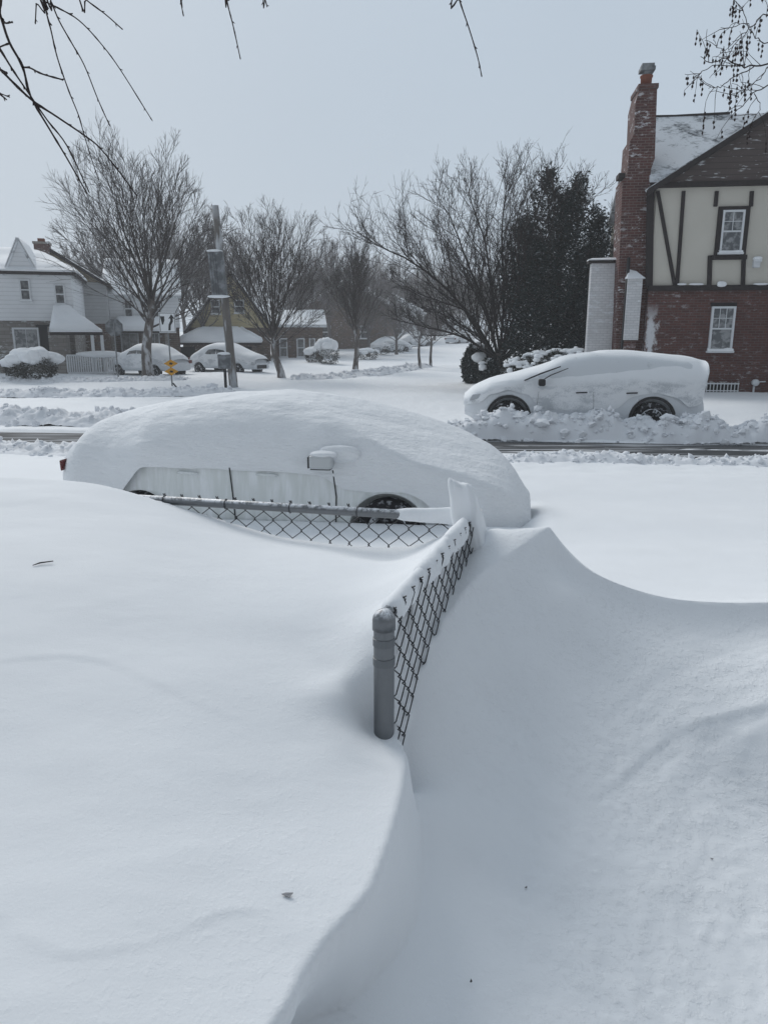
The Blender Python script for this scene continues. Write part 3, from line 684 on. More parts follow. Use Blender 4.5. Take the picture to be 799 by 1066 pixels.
def snow_shell(root, name, tabs, matl, n=150, m=64, seed=1, near_low=None, wob=.02, sq=2.6, rough=.012):
    """snow lying on a car: for each x a rounded cross-section between near and far edge"""
    x0, x1 = tabs['top'][0][0], tabs['top'][-1][0]
    xs = x0 + (x1 - x0) * (1 - np.cos(np.linspace(0, np.pi, n))) / 2
    top = smoothtab(xs, tabs['top'], .10); yn = smoothtab(xs, tabs['near']); yf = smoothtab(xs, tabs['far'])
    low = smoothtab(xs, tabs['low'], .04); pk = smoothtab(xs, tabs['peak'])
    low = low + vnoise(xs * 0 + seed, xs, 2.2, seed, 4) * wob * 2
    an = np.linspace(0, np.pi, m); P = np.zeros((n, m, 3))
    for i, x in enumerate(xs):
        c = -np.cos(an); s = np.sin(an)
        sqi = sq + tabs.get('sharp', 0) * sstep(np.float64(x), 2.3, 3.2)
        cc = np.sign(c) * np.abs(c) ** (2 / sqi); ss = np.abs(s) ** (2 / sqi)
        y = np.where(cc < 0, pk[i] + cc * (pk[i] - yn[i]), pk[i] + cc * (yf[i] - pk[i]))
        sh = tabs.get('slope', 0.)
        z = low[i] + ss * (top[i] - low[i])
        P[i, :, 0] = x; P[i, :, 1] = y; P[i, :, 2] = z
    if 'crease' in tabs:
        zc = smoothtab(xs, tabs['crease'])[:, None]; yc = (yn + .10)[:, None]
        line = zc + (P[..., 1] - yc) / np.maximum(.05, pk[:, None] - yc) * np.maximum(.02, top[:, None] - zc)
        d = P[..., 2] - line; P[..., 2] = P[..., 2] - np.where(P[..., 1] < pk[:, None], .5 * (d + np.sqrt(d * d + .0004)) - .01 * (line > 3), 0) * (np.sin(an)[None] > .02)
        P[..., 2] = np.maximum(P[..., 2], low[:, None])
    if 'tumble' in tabs:
        k_ = sstep((P[..., 2] - 1.08) / .62, 0, 1); P[..., 1] *= 1 - tabs['tumble'] * k_
    X, Y, Z = P[..., 0], P[..., 1], P[..., 2]
    f = (vnoise(X * .8 + Z, Y * 1.0 + Z * 2, 1.6, seed + 2, 4) * rough * 3 + vnoise(X * 3 + Z * 6, Y * 6 + Z * 8, 1.4, seed + 9, 4) * rough) * np.clip((Z - low[:, None]) / .16, 0, 1) ** .8
    P[..., 2] += f; P[..., 1] -= f * .6 * (np.cos(an)[None])
    return grid_mesh(name, P, matl, root, True)
ST = -.12                       # street surface
# --- near sedan: nose towards +s, near side at w=6.83
sed = thing('sedan', S(-4.19, 6.83 + .9, ST), -TH, 'low sedan almost buried in smooth snow just beyond the chain link fence', 'car')
sed_c = [(0, .66), (.12, .80), (.5, .92), (1.0, 1.04), (1.45, 1.22), (1.85, 1.34), (2.3, 1.36), (2.8, 1.26), (3.3, 1.03), (3.6, .90), (4.1, .74), (4.3, .60), (4.50, .40)]
body = car_body(sed, 'body', 4.50, 1.8, sed_c, [(0, .6), (.2, .76), (.7, .98), (2, 1.02), (2.8, 1.0), (3.2, .88), (3.8, .76), (4.3, .56), (4.59, .40)], [(0, .36), (.15, .26), (.6, .2), (4, .2), (4.4, .24), (4.59, .3)],
                [(0, .54), (.1, .62), (.4, .74), (.8, .84), (1.3, .9), (3.4, .9), (4.1, .80), (4.45, .62), (4.59, .5)], .26, M_paintA)
cs = []
for x in (.82, 3.32):
    for sgn in (-1, 1):
        m2 = MB(); rr0 = .375 if x > 2 else .33; m2.lathe([(rr0, -.16), (rr0, .16)], 40, Matrix.Translation((x, sgn * .85, .27)) @ Matrix.Rotation(math.pi / 2, 4, 'X')); cs.append(m2.build('c', M_black, sed, True))
cut(body, cs)
for x in (.82, 3.32):
    for sgn in (-1, 1): wheel(sed, x, sgn * .79, .275, .305, sgn)
# door shut lines and handles, just proud of the flank as narrow dark strips
def seam(parent, pts, y, wd=.006):
    mb = MB()
    for (xa, za), (xb, zb_) in zip(pts[:-1], pts[1:]):
        mb.add([(xa - wd, y, za), (xa + wd, y, za), (xb + wd, y, zb_), (xb - wd, y, zb_), (xa - wd, y + .004, za), (xa + wd, y + .004, za), (xb + wd, y + .004, zb_), (xb - wd, y + .004, zb_)],
               [(0, 1, 2, 3), (0, 4, 5, 1), (3, 2, 6, 7), (0, 3, 7, 4), (1, 5, 6, 2)])
    return mb.build('door_seam', M_black, parent)
seam(sed, [(1.78, .86), (1.80, .6), (1.82, .3)], -.907); seam(sed, [(2.80, .86), (2.83, .6), (2.82, .3)], -.907)
for x in (1.25, 2.05):
    mb = MB(); mb.tube([(x, -.905, .80), (x + .05, -.925, .805), (x + .16, -.925, .80), (x + .21, -.905, .795)], .012, 8); mb.build('door_handle', M_paintA, sed, True)
mb = MB(); mb.prism([(-.058, .76), (-.062, .87), (-.042, .875), (-.038, .765)], -.775, -.64); mb.build('tail_light', M_red, sed, bevel=.01)
mb = MB(); mb.prism([(-.058, .76), (-.062, .87), (-.042, .875), (-.038, .765)], .70, .79); mb.build('tail_light', M_red, sed, bevel=.01)
for sgn in (-1, 1):
    mb = MB(); mb.prism([(4.20, .50), (4.22, .62), (4.34, .59), (4.40, .50)], sgn * .68 - .05, sgn * .68 + .05); mb.build('headlight', M_lamp, sed, bevel=.012)
mb = MB(); mb.box(4.44, 4.53, -.5, .5, .22, .42); mb.build('grille', M_black, sed, bevel=.02)
# mirror with its own snow
for sgn in (-1, 1):
    mr_ = MB(); mr_.box(2.60, 2.82, sgn * .98 - .085, sgn * .98 + .085, .89, 1.02); mr_.box(2.70, 2.78, min(sgn * .9, sgn * .8), max(sgn * .9, sgn * .8), .88, .93)
    q = mr_.build('wing_mirror', M_mirror, sed, bevel=.03)
    blob('mirror_drift', q, (2.86, sgn * .885, 1.02), (.20, .07, .08), 9, M_snowcar, 2.1, .2, 18)
    blob('mirror_snow', q, (2.73, sgn * .96, 1.02), (.13, .10, .035), 5, M_snowcar, 2.4, .1, 16)
    if sgn < 0:
        mb = MB(); mb.box(2.590, 2.602, -1.055, -.90, .90, 1.005); mb.box(2.61, 2.80, -1.03, -.92, .880, .889); mb.build('mirror_glass_and_edge', M_black, q)  # black mirror glass, plus a dark strip along the housing's lower edge
tabs = dict(top=[(-.08, .98), (-.04, 1.12), (.03, 1.20), (.2, 1.27), (.45, 1.33), (.9, 1.42), (1.35, 1.49), (1.8, 1.53), (2.15, 1.54), (2.6, 1.465), (3.1, 1.34), (3.6, 1.20), (4.0, 1.06), (4.36, .88), (4.54, .74), (4.66, .57), (4.72, .40)],
            near=[(-.08, -.66), (-.03, -.80), (.1, -.88), (.3, -.90), (1.0, -.904), (2, -.904), (2.8, -.904), (3.3, -.912), (4, -.925), (4.3, -.86), (4.5, -.70), (4.72, -.30)],
            far=[(-.08, .7), (.1, .88), (.5, .96), (2, .98), (3, 1.1), (4, 1.25), (4.4, 1.05), (4.72, .5)],
            low=[(-.08, .62), (.05, .50), (.3, .34), (.42, .34), (.62, .56), (.86, .84), (1.7, .845), (2.4, .82), (2.7, .80), (2.88, .68), (3.1, .665), (3.5, .66), (3.68, .58), (3.82, .42), (4.05, .28), (4.5, .22), (4.72, .2)],
            peak=[(-.08, 0), (.5, .1), (1.5, .15), (2.6, .25), (3.2, .5), (4.05, .6), (4.72, 0)],
            crease=[(-.1, 3), (2.2, 1.9), (2.5, 1.40), (3.0, 1.21), (3.2, 1.12), (3.6, .96), (4.0, .85), (4.3, .74), (4.55, .58), (4.72, .3)], sharp=1.4)
snow_shell(sed, 'snow_cover', tabs, M_snowcar, seed=4, sq=2.25, wob=.022, rough=.016, n=220, m=90)
# --- SUV across the street: nose towards -s; built nose at x=0
suv = thing('parked_suv', S(-.37, 15.75 + .95, ST + .02), -TH, 'snow plastered car with exposed dark wheel arches parked before the brick house', 'car')
roofp = [(0, .62), (.1, .82), (.35, .98), (.9, 1.12), (1.25, 1.20), (1.6, 1.40), (2.05, 1.64), (2.6, 1.73), (3.4, 1.72), (4.1, 1.64), (4.55, 1.58), (4.72, 1.50), (4.76, 1.30), (4.80, .95), (4.86, .8), (4.87, .5)]
body = car_body(suv, 'body', 4.87, 1.9, roofp, [(0, .55), (.25, .86), (1.1, 1.05), (2, 1.08), (3.6, 1.12), (4.4, 1.14), (4.7, 1.05), (4.87, .7)], [(0, .42), (.2, .32), (.8, .28), (4.2, .28), (4.7, .36), (4.87, .42)],
                [(0, .66), (.12, .8), (.5, .92), (1.2, .95), (3.8, .95), (4.5, .90), (4.75, .85), (4.87, .76)], .17, M_paintB)
cs = []
for x in (.92, 3.82):
    for sgn in (-1, 1):
        m2 = MB(); m2.lathe([(.43, -.17), (.43, .17)], 40, Matrix.Translation((x, sgn * .90, .40)) @ Matrix.Rotation(math.pi / 2, 4, 'X')); cs.append(m2.build('c', M_black, suv, True))
cut(body, cs)
for x in (.92, 3.82):
    for sgn in (-1, 1):
        wheel(suv, x, sgn * .82, .375, .375, sgn)
        mb = MB(); n = 30; ys = sgn * .955
        for k in range(n):
            a, b = math.pi * (k / n) * 1.06 - .09, math.pi * ((k + 1) / n) * 1.06 - .09
            P = [(x + r * math.cos(q), y, .40 + r * math.sin(q)) for q in (a, b) for r in (.415, .47) for y in (ys - sgn * .07, ys)]
            mb.add(P, [(0, 1, 3, 2), (4, 6, 7, 5), (1, 5, 7, 3), (0, 2, 6, 4), (2, 3, 7, 6), (0, 4, 5, 1)])
        mb.build('arch_trim', M_black, suv)
seam(suv, [(1.52, .95), (1.50, .7), (1.56, .42)], -.969, .002); seam(suv, [(2.62, .95), (2.64, .7), (2.62, .36)], -.969, .002)
for x in (2.28, 3.28):
    mb = MB(); mb.tube([(x, -.96, .93), (x + .04, -.995, .935), (x + .17, -.995, .94), (x + .21, -.96, .94)], .014, 8); mb.build('door_handle', M_black, suv, True)
for sgn in (-1, 1):
    mb = MB(); mb.box(1.50, 1.64, sgn * 1.04 - .09, sgn * 1.04 + .09, 1.07, 1.21); mb.box(1.56, 1.64, min(sgn * .9, sgn * 1.0), max(sgn * .9, sgn * 1.0), 1.06, 1.12)
    mb.build('wing_mirror', M_black, suv, bevel=.03)
    mb = MB(); mb.prism([(.10, .74), (.16, .86), (.42, .90), (.36, .80)], sgn * .80 - .06, sgn * .80 + .06); mb.build('headlight', M_lamp, suv, bevel=.012)
mb = MB(); mb.tube([(1.22, -.93, 1.17), (1.55, -.885, 1.31), (1.95, -.84, 1.455)], [.014, .018, .012], 6); mb.build('windshield_pillar', M_black, suv)
mb = MB(); mb.tube([(1.62, -.935, 1.2), (1.75, -.91, 1.28), (2.1, -.86, 1.42)], [.010, .012, .008], 6); mb.build('window_edge', M_black, suv)
tabs = dict(top=[(-.02, .78), (.05, .92), (.25, 1.05), (.6, 1.19), (1.0, 1.28), (1.4, 1.40), (1.9, 1.56), (2.4, 1.70), (2.9, 1.775), (3.4, 1.775), (4.2, 1.70), (4.6, 1.66), (4.84, 1.60), (4.90, 1.56)],
            near=[(-.02, -.62), (.15, -.82), (.5, -.93), (1.2, -.962), (1.6, -.955), (2.1, -.955), (4.4, -.955), (4.75, -.90), (4.90, -.83)],
            far=[(-.02, .62), (.15, .82), (.5, .93), (1.2, .962), (1.6, .95), (2.1, .95), (4.4, .95), (4.75, .9), (4.90, .83)],
            low=[(-.02, .62), (.1, .66), (.35, .72), (.5, .88), (.92, .98), (1.34, .88), (1.52, .62), (2.3, .56), (3.1, .60), (3.36, .86), (3.82, .98), (4.3, .86), (4.5, .66), (4.78, .72), (4.90, 1.38)], peak=[(-.02, 0), (4.90, 0)], tumble=.17)
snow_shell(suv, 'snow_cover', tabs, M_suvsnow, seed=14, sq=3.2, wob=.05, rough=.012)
mb = MB(); mb.box(4.70, 4.88, -.6, .6, .42, .58); mb.build('rear_bumper', M_paintB, suv, bevel=.03)

# ------------------------------------------------------------ plowed snow banks
def icochunk(mb, c, r, rng):
    t = (1 + 5 ** .5) / 2
    V = [(-1, t, 0), (1, t, 0), (-1, -t, 0), (1, -t, 0), (0, -1, t), (0, 1, t), (0, -1, -t), (0, 1, -t), (t, 0, -1), (t, 0, 1), (-t, 0, -1), (-t, 0, 1)]
    F = [(0, 11, 5), (0, 5, 1), (0, 1, 7), (0, 7, 10), (0, 10, 11), (1, 5, 9), (5, 11, 4), (11, 10, 2), (10, 7, 6), (7, 1, 8), (3, 9, 4), (3, 4, 2), (3, 2, 6), (3, 6, 8), (3, 8, 9), (4, 9, 5), (2, 4, 11), (6, 2, 10), (8, 6, 7), (9, 8, 1)]
    rx, ry, rz = r * rng.uniform(.7, 1.3), r * rng.uniform(.7, 1.2), r * rng.uniform(.5, .95); q = rng.random() * 6
    P = []
    for v in V:
        v = Vector(v).normalized() * rng.uniform(.62, 1.3); x = v.x * rx; y = v.y * ry
        P.append((c[0] + x * math.cos(q) - y * math.sin(q), c[1] + x * math.sin(q) + y * math.cos(q), c[2] + v.z * rz))
    mb.add(P, F)
def bank(line, wid, hgt, seed, chunks, cr=(.02, .09), label='lumpy plowed snow bank', lump=1.0):
    """line: (s, w) points; ridge heightfield with broken lumps"""
    C = smooth_curve(line, 12); C = np.array(C); seg = np.linalg.norm(np.diff(C, axis=0), axis=1); acc = np.concatenate([[0], np.cumsum(seg)])
    st = .035 if acc[-1] < 14 else .06; n = int(acc[-1] / st); m = int(2 * wid / st)
    q = np.linspace(0, acc[-1], n); cs_ = np.interp(q, acc, C[:, 0]); cw = np.interp(q, acc, C[:, 1])
    ts = np.gradient(cs_); tw = np.gradient(cw); ln = np.hypot(ts, tw); ns_, nw = -tw / ln, ts / ln
    v = np.linspace(-1, 1, m); Sx = cs_[:, None] + ns_[:, None] * v[None] * wid; Wx = cw[:, None] + nw[:, None] * v[None] * wid
    px = Sx * E1.x + Wx * E2.x; py = Sx * E1.y + Wx * E2.y
    g = ground_h(px, py); end = np.clip(np.minimum(q, acc[-1] - q) / .5, 0, 1)[:, None]
    prof = np.clip(1 - np.abs(v + .1 * np.sin(q[:, None] * 1.3)) ** 2.2, 0, 1) * end
    big = vnoise(px, py, 1.6, seed, 3) * 1.1; mid = np.abs(vnoise(px, py, 5.5, seed + 1, 3)) * 1.6; fin = np.abs(vnoise(px, py, 16, seed + 2, 3))
    z = np.maximum(g, -.12) - .03 + prof * (hgt * (.75 + big * 1.2) + lump * (.26 * mid + .22 * fin)) * 1.0
    o = grid_mesh('snow_bank', np.stack([px, py, z], -1), M_bank, None, True)
    mb = MB(); rng = random.Random(seed); base = o.data
    for _ in range(chunks):
        i = rng.randrange(2, n - 2); j = min(m - 1, max(0, int((.5 + rng.gauss(0, .27)) * m))); r = cr[0] + (cr[1] - cr[0]) * rng.random() ** 3.4; r = r * (1.9 if rng.random() < .02 else 1)
        icochunk(mb, (px[i, j] + rng.uniform(-.05, .05), py[i, j] + rng.uniform(-.05, .05), max(z[i, j], g[i, j]) - r * .1), r, rng)
    co = mb.build('snow_chunks', M_bank, o, False)
    co['kind'] = 'stuff'
    tagp(o, label, 'snow bank', None, 'stuff'); return o
bank([(-1.1, 15.1), (1, 15.3), (3, 15.3), (5, 15.3), (8, 15.3), (14, 15.2), (30, 15.3)], .52, .40, 3, 6500, (.012, .095), 'lumpy plowed snow bank in front of the parked car')
bank([(.2, 12.3), (1.5, 12.42), (3, 12.45), (6, 12.42), (10, 12.45), (20, 12.45)], .34, .09, 13, 1700, (.015, .07), 'low broken snow edge on the near side of the lane', .6)
bank([(-30, 13.1), (-16, 12.2), (-9, 12.1), (-6.2, 12.0), (-5.0, 11.9)], .7, .08, 23, 1100, (.02, .10), 'broken snow bank beyond the sedan tail')
bank([(-30, 16.2), (-16, 16.2), (-10, 16.2), (-7.6, 16.0), (-6.2, 16.6)], .85, .28, 33, 1500, (.02, .12), 'lumpy snow bank along the far side of the lane at the left')
bank([(-26, 22.2), (-19, 22.6), (-14, 23.2), (-10.5, 24.6), (-9, 26.5)], .7, .22, 43, 900, (.03, .12), 'snow bank curving round the far street corner', .8)
bank([(-24, 29.5), (-18, 30), (-12.5, 31)], .6, .15, 53, 500, (.03, .12), 'snow bank along the far sidewalk', .8)
bank([(-8.5, 33), (-6.5, 36), (-5, 41), (-4, 48)], .9, .2, 63, 500, (.04, .16), 'snow bank beside the side street trees', .8)
# ------------------------------------------------------------ houses
class Face:
    """a facade plane: origin O, turned by -TH+extra about z; hit() reads local x,z of a photo pixel on it"""
    def __init__(self, name, u, v, t, rz, label, cat='house', group=None, z0=0.0):
        p = at(u, v, t); self.root = thing(name, (p.x, p.y, z0), rz, label, cat, group)
        self.ex = Vector((math.cos(rz), math.sin(rz), 0)); self.ey = Vector((-math.sin(rz), math.cos(rz), 0)); self.O = Vector((p.x, p.y, z0)); self.z0 = z0
    def hit(self, u, v, y=0.0):
        r = ray(u, v); C = Vector((0, 0, CAM_Z)); n = self.ey; d = (self.O + n * y - C).dot(n) / r.dot(n); p = C + r * d - self.O
        return p.dot(self.ex), p.z
    def X(self, u, v, y=0.0): return self.hit(u, v, y)[0]
    def Z(self, u, v, y=0.0): return self.hit(u, v, y)[1]
def window(parent, x0, x1, z0, z1, y=0.0, fr=.06, mid=True, muntin=(0, 0), glass=None, trim=None, snow=.03, name='window', lower_only=False):
    """frame proud of the wall at local y (front = -y), panes behind, snow on the sill"""
    trim = trim or M_white; glass = glass or M_glass
    mb = MB(); mb.box(x0 + fr, x1 - fr, y - .012, y - .004, z0 + fr, z1 - fr); w = mb.build(name, glass, parent)
    mb = MB(); mb.box(x0, x0 + fr, y - .07, y + .02, z0, z1); mb.box(x1 - fr, x1, y - .07, y + .02, z0, z1); mb.box(x0 + fr, x1 - fr, y - .07, y + .02, z1 - fr, z1); mb.box(x0 + fr, x1 - fr, y - .07, y + .02, z0, z0 + fr)
    if mid: zm = (z0 + z1) / 2; mb.box(x0 + fr, x1 - fr, y - .055, y - .014, zm - fr * .4, zm + fr * .4)
    nx, nz = muntin; mz0 = z0 + fr if not mid else (z0 + z1) / 2 + fr * .4
    for i in range(nx):
        x = x0 + fr + (x1 - x0 - 2 * fr) * (i + 1) / (nx + 1); mb.box(x - .009, x + .009, y - .035, y - .015, mz0, z1 - fr)
    for i in range(nz):
        z = mz0 + (z1 - fr - mz0) * (i + 1) / (nz + 1); mb.box(x0 + fr, x1 - fr, y - .033, y - .017, z - .009, z + .009)
    mb.build('frame', trim, w)
    mb = MB(); mb.box(x0 - .05, x1 + .05, y - .13, y - .005, z0 - .06, z0 - .003); mb.build('sill', trim, w)
    if snow:
        n = 14; P = np.zeros((n, 8, 3)); xs = np.linspace(x0 - .03, x1 + .03, n); an = np.linspace(0, np.pi, 8)
        P[..., 0] = xs[:, None]; P[..., 1] = y - .075 - np.cos(an)[None] * .055; P[..., 2] = z0 - .004 + np.sin(an)[None] * (snow * (.6 + 1.6 * (vnoise(xs, xs * 0 + x0, 5, 3, 3) + .3)))[:, None] 
        grid_mesh('sill_snow', P, M_snowroof, w)
    return w
def roof_slab(parent, pts, thick, matl, name='roof'):
    """pts: 4 corners (local), slab thickened downwards"""
    mb = MB(); top = [Vector(p) for p in pts]; n = (top[1] - top[0]).cross(top[3] - top[0]).normalized(); n = n if n.z > 0 else -n
    bot = [p - n * thick for p in top]; mb.add(top + bot, [(0, 1, 2, 3), (7, 6, 5, 4)] + [(i, (i + 1) % 4, (i + 1) % 4 + 4, i + 4) for i in range(4)])
    return mb.build(name, matl, parent)
def snow_slab(parent, pts, thick, seed=1, nx=26, ny=16, name='roof_snow', matl=None, off=.02):
    """soft-edged snow layer on a roof plane given by 4 corners (eave a, eave b, ridge b, ridge a)"""
    a, b, c, d = [np.array(p, float) for p in pts]; n = np.cross(b - a, d - a); n /= np.linalg.norm(n); n = n if n[2] > 0 else -n
    U = np.concatenate([[0, 0], np.linspace(0, 1, nx), [1, 1]]); V = np.concatenate([[0, 0], np.linspace(0, 1, ny), [1, 1]])
    u, v = np.meshgrid(U, V, indexing='ij')
    P = (a * ((1 - u) * (1 - v))[..., None] + b * (u * (1 - v))[..., None] + c * (u * v)[..., None] + d * ((1 - u) * v)[..., None])
    H = np.clip(np.minimum(np.minimum(u, 1 - u) * nx * .55, np.minimum(v, 1 - v) * ny * .55), 0, 1) ** .5
    h = thick * (.45 + .55 * H) * (1 + .9 * vnoise(P[..., 0] + seed * 3.1, P[..., 1] + P[..., 2] * .7, 1.1, seed, 4))
    edge = np.zeros_like(h); edge[0] = edge[-1] = 1; edge[:, 0] = edge[:, -1] = 1
    h = np.where(edge > 0, 0, h) + off
    return grid_mesh(name, P + n * h[..., None], matl or M_snowroof, parent)

# ===== brick and stucco house on the right
F = Face('brick_house', 672, 300, 22.0, -TH, 'red brick house with cream stucco, dark timbers and tall chimney', 'house', z0=.0)
H = F.root
xl = F.X(670, 360); zb = F.Z(700, 300); ze = F.Z(682, 193)
XR = xl + 9.0
mb = MB(); mb.box(xl, XR, 0, 8, -.3, zb); mb.build('brick_wall', M_brick, H)
mb = MB(); mb.box(xl + .02, XR, .03, 8, zb + .02, ze); mb.build('stucco_wall', M_stucco, H)
rk0 = F.hit(682, 192); rk1 = F.hit(799, 117); sl = (rk1[1] - rk0[1]) / (rk1[0] - rk0[0]); xa = rk0[0] + (XR - rk0[0]) / 2 + .6
za = rk0[1] + (xa - rk0[0]) * sl
g0 = rk0[0] + .05
mb = MB(); mb.prism([(g0, ze + .02), (2 * xa - g0, ze + .02), (xa, za - .06)], -.04, .3); mb.build('gable_wall', M_gable, H)
mb = MB(); mb.box(xl - .02, XR, -.10, .028, zb - .075, zb + .075)           # beam between brick and stucco
mb.box(g0 - .1, XR, -.12, .02, ze - .075, ze + .05)
mb.build('beam', M_timber, H)
def timber(u0, v0, u1, v1, w):
    (x0, z0), (x1, z1) = F.hit(u0, v0), F.hit(u1, v1); d = Vector((x1 - x0, 0, z1 - z0)); L_ = d.length; d.normalize(); nrm = Vector((-d.z, 0, d.x)) * w / 2
    z0 = z0; p0, p1 = Vector((x0, 0, z0)), Vector((x1, 0, z1)); q = [p0 - nrm, p0 + nrm, p1 + nrm, p1 - nrm]; mb = MB()
    mb.add([(p.x, -.035, p.z) for p in q] + [(p.x, .03, p.z) for p in q], [(0, 1, 2, 3), (7, 6, 5, 4), (0, 4, 5, 1), (1, 5, 6, 2), (2, 6, 7, 3), (3, 7, 4, 0)]); mb.build('timber', M_timber, H)
timber(676.5, 197, 675, 298, .20); timber(684, 199, 702, 299, .095); timber(711, 199, 704, 299, .095)
timber(745.5, 199, 744, 215, .10); timber(782, 199, 781, 215, .10); timber(738.5, 266, 737.5, 299, .12); timber(773.5, 266, 772.5, 299, .11)
xw0, zw0 = F.hit(747.5, 263); xw1, zw1 = F.hit(775, 218.5)
mb = MB(); mb.box(xw0 - .13, xw0 - .002, -.05, .02, zw0 - .10, zw1 + .10); mb.box(xw1 + .002, xw1 + .13, -.05, .02, zw0 - .10, zw1 + .10); mb.box(xw0, xw1, -.05, .02, zw1 + .003, zw1 + .10); mb.box(xw0 - .18, xw1 + .18, -.055, .02, zw0 - .20, zw0 - .07)
mb.build('window_surround', M_timber, H)
window(H, xw0, xw1, zw0, zw1, .0, .055, True, (1, 1), M_curtain, None, .05)
xw0, zw0 = F.hit(735.5, 365); xw1, zw1 = F.hit(765, 319)
window(H, xw0, xw1, zw0, zw1, -.03, .06, True, (2, 1), M_curtain, None, .07)
mb = MB(); mb.box(xw0 - .03, xw1 + .03, -.02, .01, zw1 + .003, zw1 + .11); mb.build('lintel', M_timber, H)
x, z = F.hit(786, 274)
mb = MB(); mb.box(x - .09, x + .09, -.14, .03, z - .13, z + .1); mb.box(x - .11, x + .11, -.2, -.14, z + .02, z + .1); v_ = mb.build('wall_vent', M_white, H, bevel=.02)
blob('vent_snow', v_, (x, -.1, z + .12), (.13, .11, .06), 2, M_snowroof, 2.2, .1, 12)
for i, u in enumerate((708, 723, 749, 790)):
    x, z = F.hit(u, 299); blob('beam_snow', H, (x, -.1, z + .08), (.13 + .07 * (i % 2), .05, .03 + .05 * (i == 2)), 8 + i, M_snowroof, 2.2, .25, 12)
# basement window with white lattice guard, and a meter
x0, z0 = F.hit(733, 414); x1, z1 = F.hit(767, 400)
mb = MB(); mb.box(x0, x1, -.02, .01, z0, z1); w_ = mb.build('basement_window', M_dark, H)
mb = MB()
for i in range(10): xx = x0 + (x1 - x0) * i / 9; mb.box(xx - .012, xx + .012, -.10, -.085, z0 - .2, z1 + .05)
mb.box(x0 - .02, x1 + .02, -.105, -.08, z1, z1 + .04); mb.box(x0 - .02, x1 + .02, -.103, -.082, (z0 + z1) / 2, (z0 + z1) / 2 + .03)
mb.build('guard', M_white, w_)
x, z = F.hit(784, 398); M_ = Matrix.Translation((x, -.14, z)) @ Matrix.Rotation(math.pi / 2, 4, 'X')
mb = MB(); mb.lathe([(.09, -.1), (.10, 0), (.10, .05), (.06, .09), (.01, .1)], 20, M_); mb.tube([(x, -.05, z - .1), (x, -.05, z - .5)], .03, 8); mb.tube([(x + .1, -.1, z + .02), (x + .3, -.08, z + .03)], .02, 6); mb.build('gas_meter', M_white, H, True)
# main roof plane behind the front gable, gable rake boards and cross roof
yr = 3.6; zr = F.Z(700, 121, yr); xle = F.X(678, 150, 1.0) - .15
pts = [(xle, .03, ze + .2), (XR + 1, .03, ze + .2), (XR + 1, yr, zr), (xle, yr, zr)]
rf = roof_slab(H, pts, .12, M_shingle); roof_slab(H, [(xle, yr * 2 + .4, ze), (XR + 1, yr * 2 + .4, ze), (XR + 1, yr, zr), (xle, yr, zr)], .12, M_shingle)
mb = MB(); mb.prismx([(.02, ze), (7.6, ze), (yr, zr - .1)], xle + .2, xle + .5); mb.build('side_gable_wall', M_brick, H)
mb = MB(); mb.tube([(xle - .02, yr, zr + .02), (xle + 1.3, yr, zr + .0), (xle + 3, yr, zr + .03)], .045, 6); mb.build('ridge_cap', M_timber, rf)
for sg in (1, -1):                                  # rakes of the front gable
    x0_, x1_ = (rk0[0] - .25, xa) if sg > 0 else (2 * xa - rk0[0] + .25, xa)
    z0_ = rk0[1] - .25 * sl
    mb = MB(); mb.add([(x0_, -.28, z0_), (x1_, -.28, za), (x1_, -.28, za - .2), (x0_, -.28, z0_ - .17), (x0_, -.18, z0_), (x1_, -.18, za), (x1_, -.18, za - .2), (x0_, -.18, z0_ - .17)], [(0, 1, 2, 3), (7, 6, 5, 4), (0, 4, 5, 1), (2, 6, 7, 3), (0, 3, 7, 4), (1, 5, 6, 2)]); mb.build('rake_board', M_timber, H)
    roof_slab(H, [(x0_, -.26, z0_ + .03), (x0_, 2.5, z0_ + .03), (x1_, 4.2, za + .03), (x1_, -.26, za + .03)], .06, M_shingle, 'gable_roof')
# chimney: wide base, two stepped shoulders, narrow stack, pot and cap
yc = .2
cx = lambda u, v: F.X(u, v, yc); cz = lambda u, v: F.Z(u, v, yc)
ch = [(cx(644, 330), -.2), (cx(672.5, 330), -.2), (cx(674, 285), cz(674, 285)), (cx(676.5, 182), cz(676, 182)), (cx(677.5, 175), cz(677, 175)), (cx(681, 165), cz(681, 165)), (cx(683.5, 92), cz(683, 92)), (cx(665, 92), cz(665, 92)), (cx(661, 108), cz(661, 108)), (cx(659.5, 140), cz(659, 140)), (cx(655, 147), cz(655, 147)), (cx(652.5, 181), cz(652, 181)), (cx(647.5, 188), cz(647, 188)), (cx(645.5, 240), cz(645, 240))]
mb = MB(); mb.prism(ch, yc, yc + 1.15); chm = mb.build('chimney', M_brickch, H)
z_ = cz(674, 92); xa_, xb_ = cx(664.5, 92), cx(684, 92)
mb = MB(); mb.box(xa_ - .02, xb_ + .02, yc - .03, yc + 1.17, z_ + .003, z_ + .12); mb.build('crown', M_brickch, chm)
mb = MB(); M_ = Matrix.Translation(((xa_ + xb_) / 2, yc + .4, 0)); mb.lathe([(.15, z_ + .14), (.16, z_ + .38), (.18, z_ + .40), (.18, z_ + .44), (.14, z_ + .44)], 20, M_); mb.build('chimney_pot', M_terra, chm, True)
mb = MB(); mb.lathe([(.12, z_ + .44), (.12, z_ + .54)], 12, M_); mb.box((xa_ + xb_) / 2 - .2, (xa_ + xb_) / 2 + .2, yc + .2, yc + .6, z_ + .54, z_ + .64); mb.box((xa_ + xb_) / 2 - .17, (xa_ + xb_) / 2 + .17, yc + .22, yc + .58, z_ + .645, z_ + .72)
mb.build('chimney_cap', M_grey, chm)
